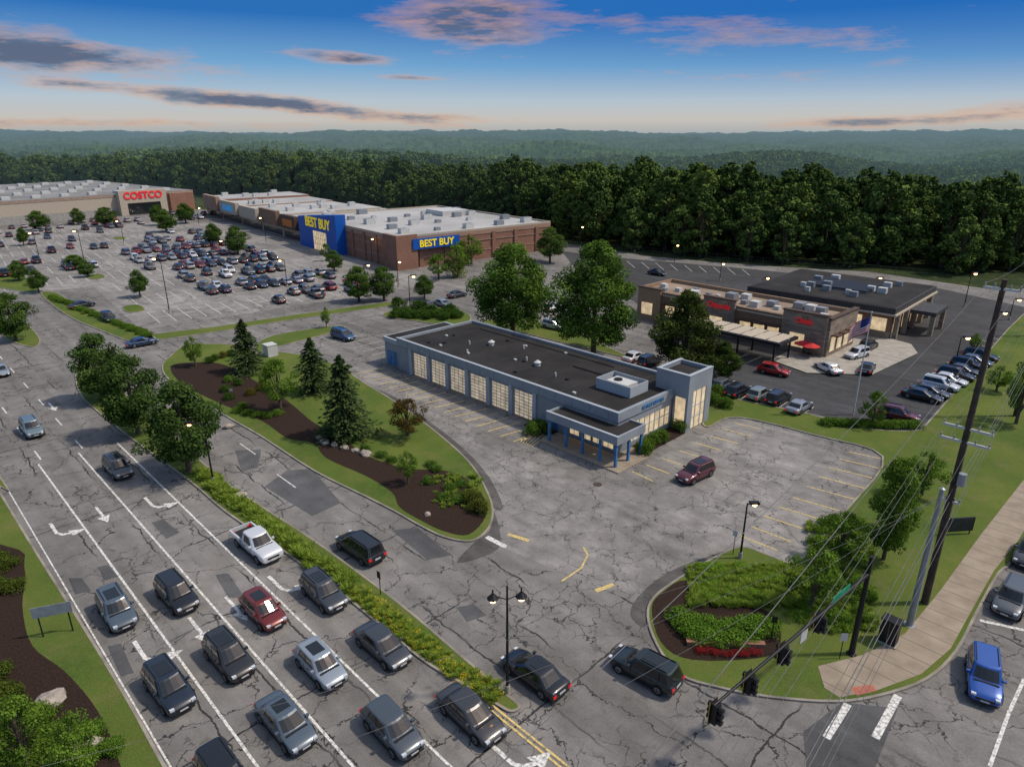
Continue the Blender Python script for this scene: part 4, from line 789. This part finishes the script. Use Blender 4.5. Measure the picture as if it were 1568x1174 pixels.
for u,v in [(1228,545),(1238,548),(1245,542)]:
    x,y=G(u,v); b=MB(); b.cyl((0,0,.1),(0,0,2.4),.03,.03,0,6); b.cyl((0,0,2.0),(0,0,2.6),1.5,.03,1,8,False); b.cyl((0,0,.7),(0,0,.75),.5,.5,0,10); b.obj('patio_umbrella',[BLK,M('umbrella_red',(.5,.03,.03))],None,frame(x,y,0))
for pt in [((PX,PY,PH*.38),GZ(300,1200,9)),((sx,sy,sh-.3),GZ(600,1250,8)),((sx,sy,sh-.8),GZ(60,1174,8.5))]:
    wire(pt[0],(*pt[1],8.5),.8,.011,14)
wires.obj('power_lines',[M('cable_grey',(.14,.14,.14))])
b=MB()
x,y=G(915,742); b.cyl((x,y,.03),(x,y,.045),.45,.45,0,14); x,y=G(1492,1040); b.cyl((x,y,.02),(x,y,.04),.4,.4,0,14); b.obj('manhole_cover',[M('iron',(.06,.045,.035))])
b=MB(); fl=[G(*p) for p in [(860,378),(1000,390),(1150,404),(1300,414),(1420,425)]]
for i in range(len(fl)-1):
    p=Vector(fl[i]);q=Vector(fl[i+1]); n=int((q-p).length/3)
    for k in range(n): c_=p.lerp(q,k/n); b.cyl((c_.x,c_.y,0),(c_.x,c_.y,1.9),.04,.04,0,5)
    for z_ in(.2,1,1.85): b.cyl((p.x,p.y,z_),(q.x,q.y,z_),.02,.02,0,4)
b.obj('fence',[M('fence_dark',(.08,.08,.08))])
# ---------------- camera, light, sky ----------------
cd=bpy.data.cameras.new('camera'); cd.sensor_width=36; cd.lens=36*F/1568; cd.clip_end=20000; cam=bpy.data.objects.new('camera',cd); sc.collection.objects.link(cam); cam.location=(0,0,H); cam.rotation_euler=(math.pi/2-TH,0,0); sc.camera=cam
SE=math.radians(54); SAZ=math.radians(88)
sd=bpy.data.lights.new('sun','SUN'); sd.energy=3.2; sd.angle=math.radians(3); sd.color=(1,.91,.78); so=bpy.data.objects.new('sun',sd); sc.collection.objects.link(so)
dirv=Vector((math.sin(SAZ)*math.cos(SE),math.cos(SAZ)*math.cos(SE),math.sin(SE))); so.rotation_euler=dirv.to_track_quat('Z','Y').to_euler()
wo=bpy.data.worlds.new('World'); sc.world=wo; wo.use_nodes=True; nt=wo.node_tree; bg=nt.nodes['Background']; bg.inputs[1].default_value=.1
try: wo.cycles.sampling_method='MANUAL'; wo.cycles.sample_map_resolution=256
except Exception: pass
class WN(NT):
    def __init__(s,t): s.t=t
t=WN(nt)
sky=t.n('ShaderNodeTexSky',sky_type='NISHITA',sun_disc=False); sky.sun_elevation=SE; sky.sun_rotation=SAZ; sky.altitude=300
tc=t.n('ShaderNodeTexCoord').outputs['Generated']; sp=t.n('ShaderNodeSeparateXYZ'); t.l(tc,sp.inputs[0])
az=t.ma('ARCTAN2',sp.outputs[0],sp.outputs[1]); el=t.ma('ARCSINE',sp.outputs[2])
rp=t.n('ShaderNodeValToRGB'); t.l(t.mr(el,0,.35),rp.inputs[0]); cr=rp.color_ramp
stops=[(0,(.38,.41,.42)),(.05,(.56,.53,.49)),(.12,(.46,.55,.62)),(.24,(.17,.38,.63)),(.40,(.025,.16,.48)),(1,(.02,.11,.36))]
while len(cr.elements)<len(stops): cr.elements.new(.5)
for e_,(p,c_) in zip(cr.elements,stops): e_.position=p; e_.color=(*c_,1)
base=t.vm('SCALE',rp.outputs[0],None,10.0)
tintr=t.mr(az,-.2,.7); base=t.mix(t.ma('MULTIPLY',tintr,t.mr(el,.03,.12,0,.6)),base,(.1,1.3,4.8))
cbn=t.n('ShaderNodeCombineXYZ'); t.l(t.ma('MULTIPLY',az,4.5),cbn.inputs[0]); t.l(t.ma('MULTIPLY',el,24),cbn.inputs[1])
ns=t.noise(cbn.outputs[0],1.7,8,.66); ns2=t.noise(cbn.outputs[0],4.5,6,.62)
msk=None
for a0,e0,wa,we,sl,am in [(-.05,.138,.115,.032,-.02,1.45),(-.34,.038,.27,.011,-.085,1.45),(-.58,.088,.2,.024,-.06,1.4),(-.225,.093,.075,.008,-.05,1.15),(-.134,.07,.045,.004,-.03,1.0),(.27,.118,.2,.03,-.12,.62),(.47,.014,.16,.008,.02,1.1),(.62,.03,.12,.014,.15,1.1),(-.12,.022,.14,.007,-.05,1.0),(.34,.07,.12,.012,0,.55),(-.5,.012,.25,.006,0,.8)]:
    da=t.ma('SUBTRACT',az,a0); de=t.ma('SUBTRACT',t.ma('SUBTRACT',el,e0),t.ma('MULTIPLY',da,sl))
    x=t.ma('ADD',t.ma('POWER',t.ma('ABSOLUTE',t.ma('DIVIDE',da,wa)),2.0),t.ma('POWER',t.ma('ABSOLUTE',t.ma('DIVIDE',de,we)),2.0))
    g=t.ma('MULTIPLY',t.ma('EXPONENT',t.ma('MULTIPLY',x,-1.0)),am); msk=g if msk is None else t.ma('MAXIMUM',msk,g)
den=t.mr(t.ma('ADD',t.ma('MULTIPLY',msk,.75),t.ma('MULTIPLY',t.ma('SUBTRACT',ns,.5),2.0)),.28,1.1)
cc=t.mix(t.mr(t.ma('ADD',den,t.ma('MULTIPLY',t.ma('SUBTRACT',ns2,.5),1.6)),.3,.85),(6.9,3.7,2.1),(1.1,1.35,2.1))
col=t.mix(t.ma('MULTIPLY',den,.95),base,cc)
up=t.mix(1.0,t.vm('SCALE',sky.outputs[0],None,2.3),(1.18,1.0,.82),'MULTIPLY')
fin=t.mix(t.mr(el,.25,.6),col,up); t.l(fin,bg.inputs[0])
sc.view_settings.view_transform='Standard'; sc.view_settings.look='None'; sc.view_settings.exposure=0
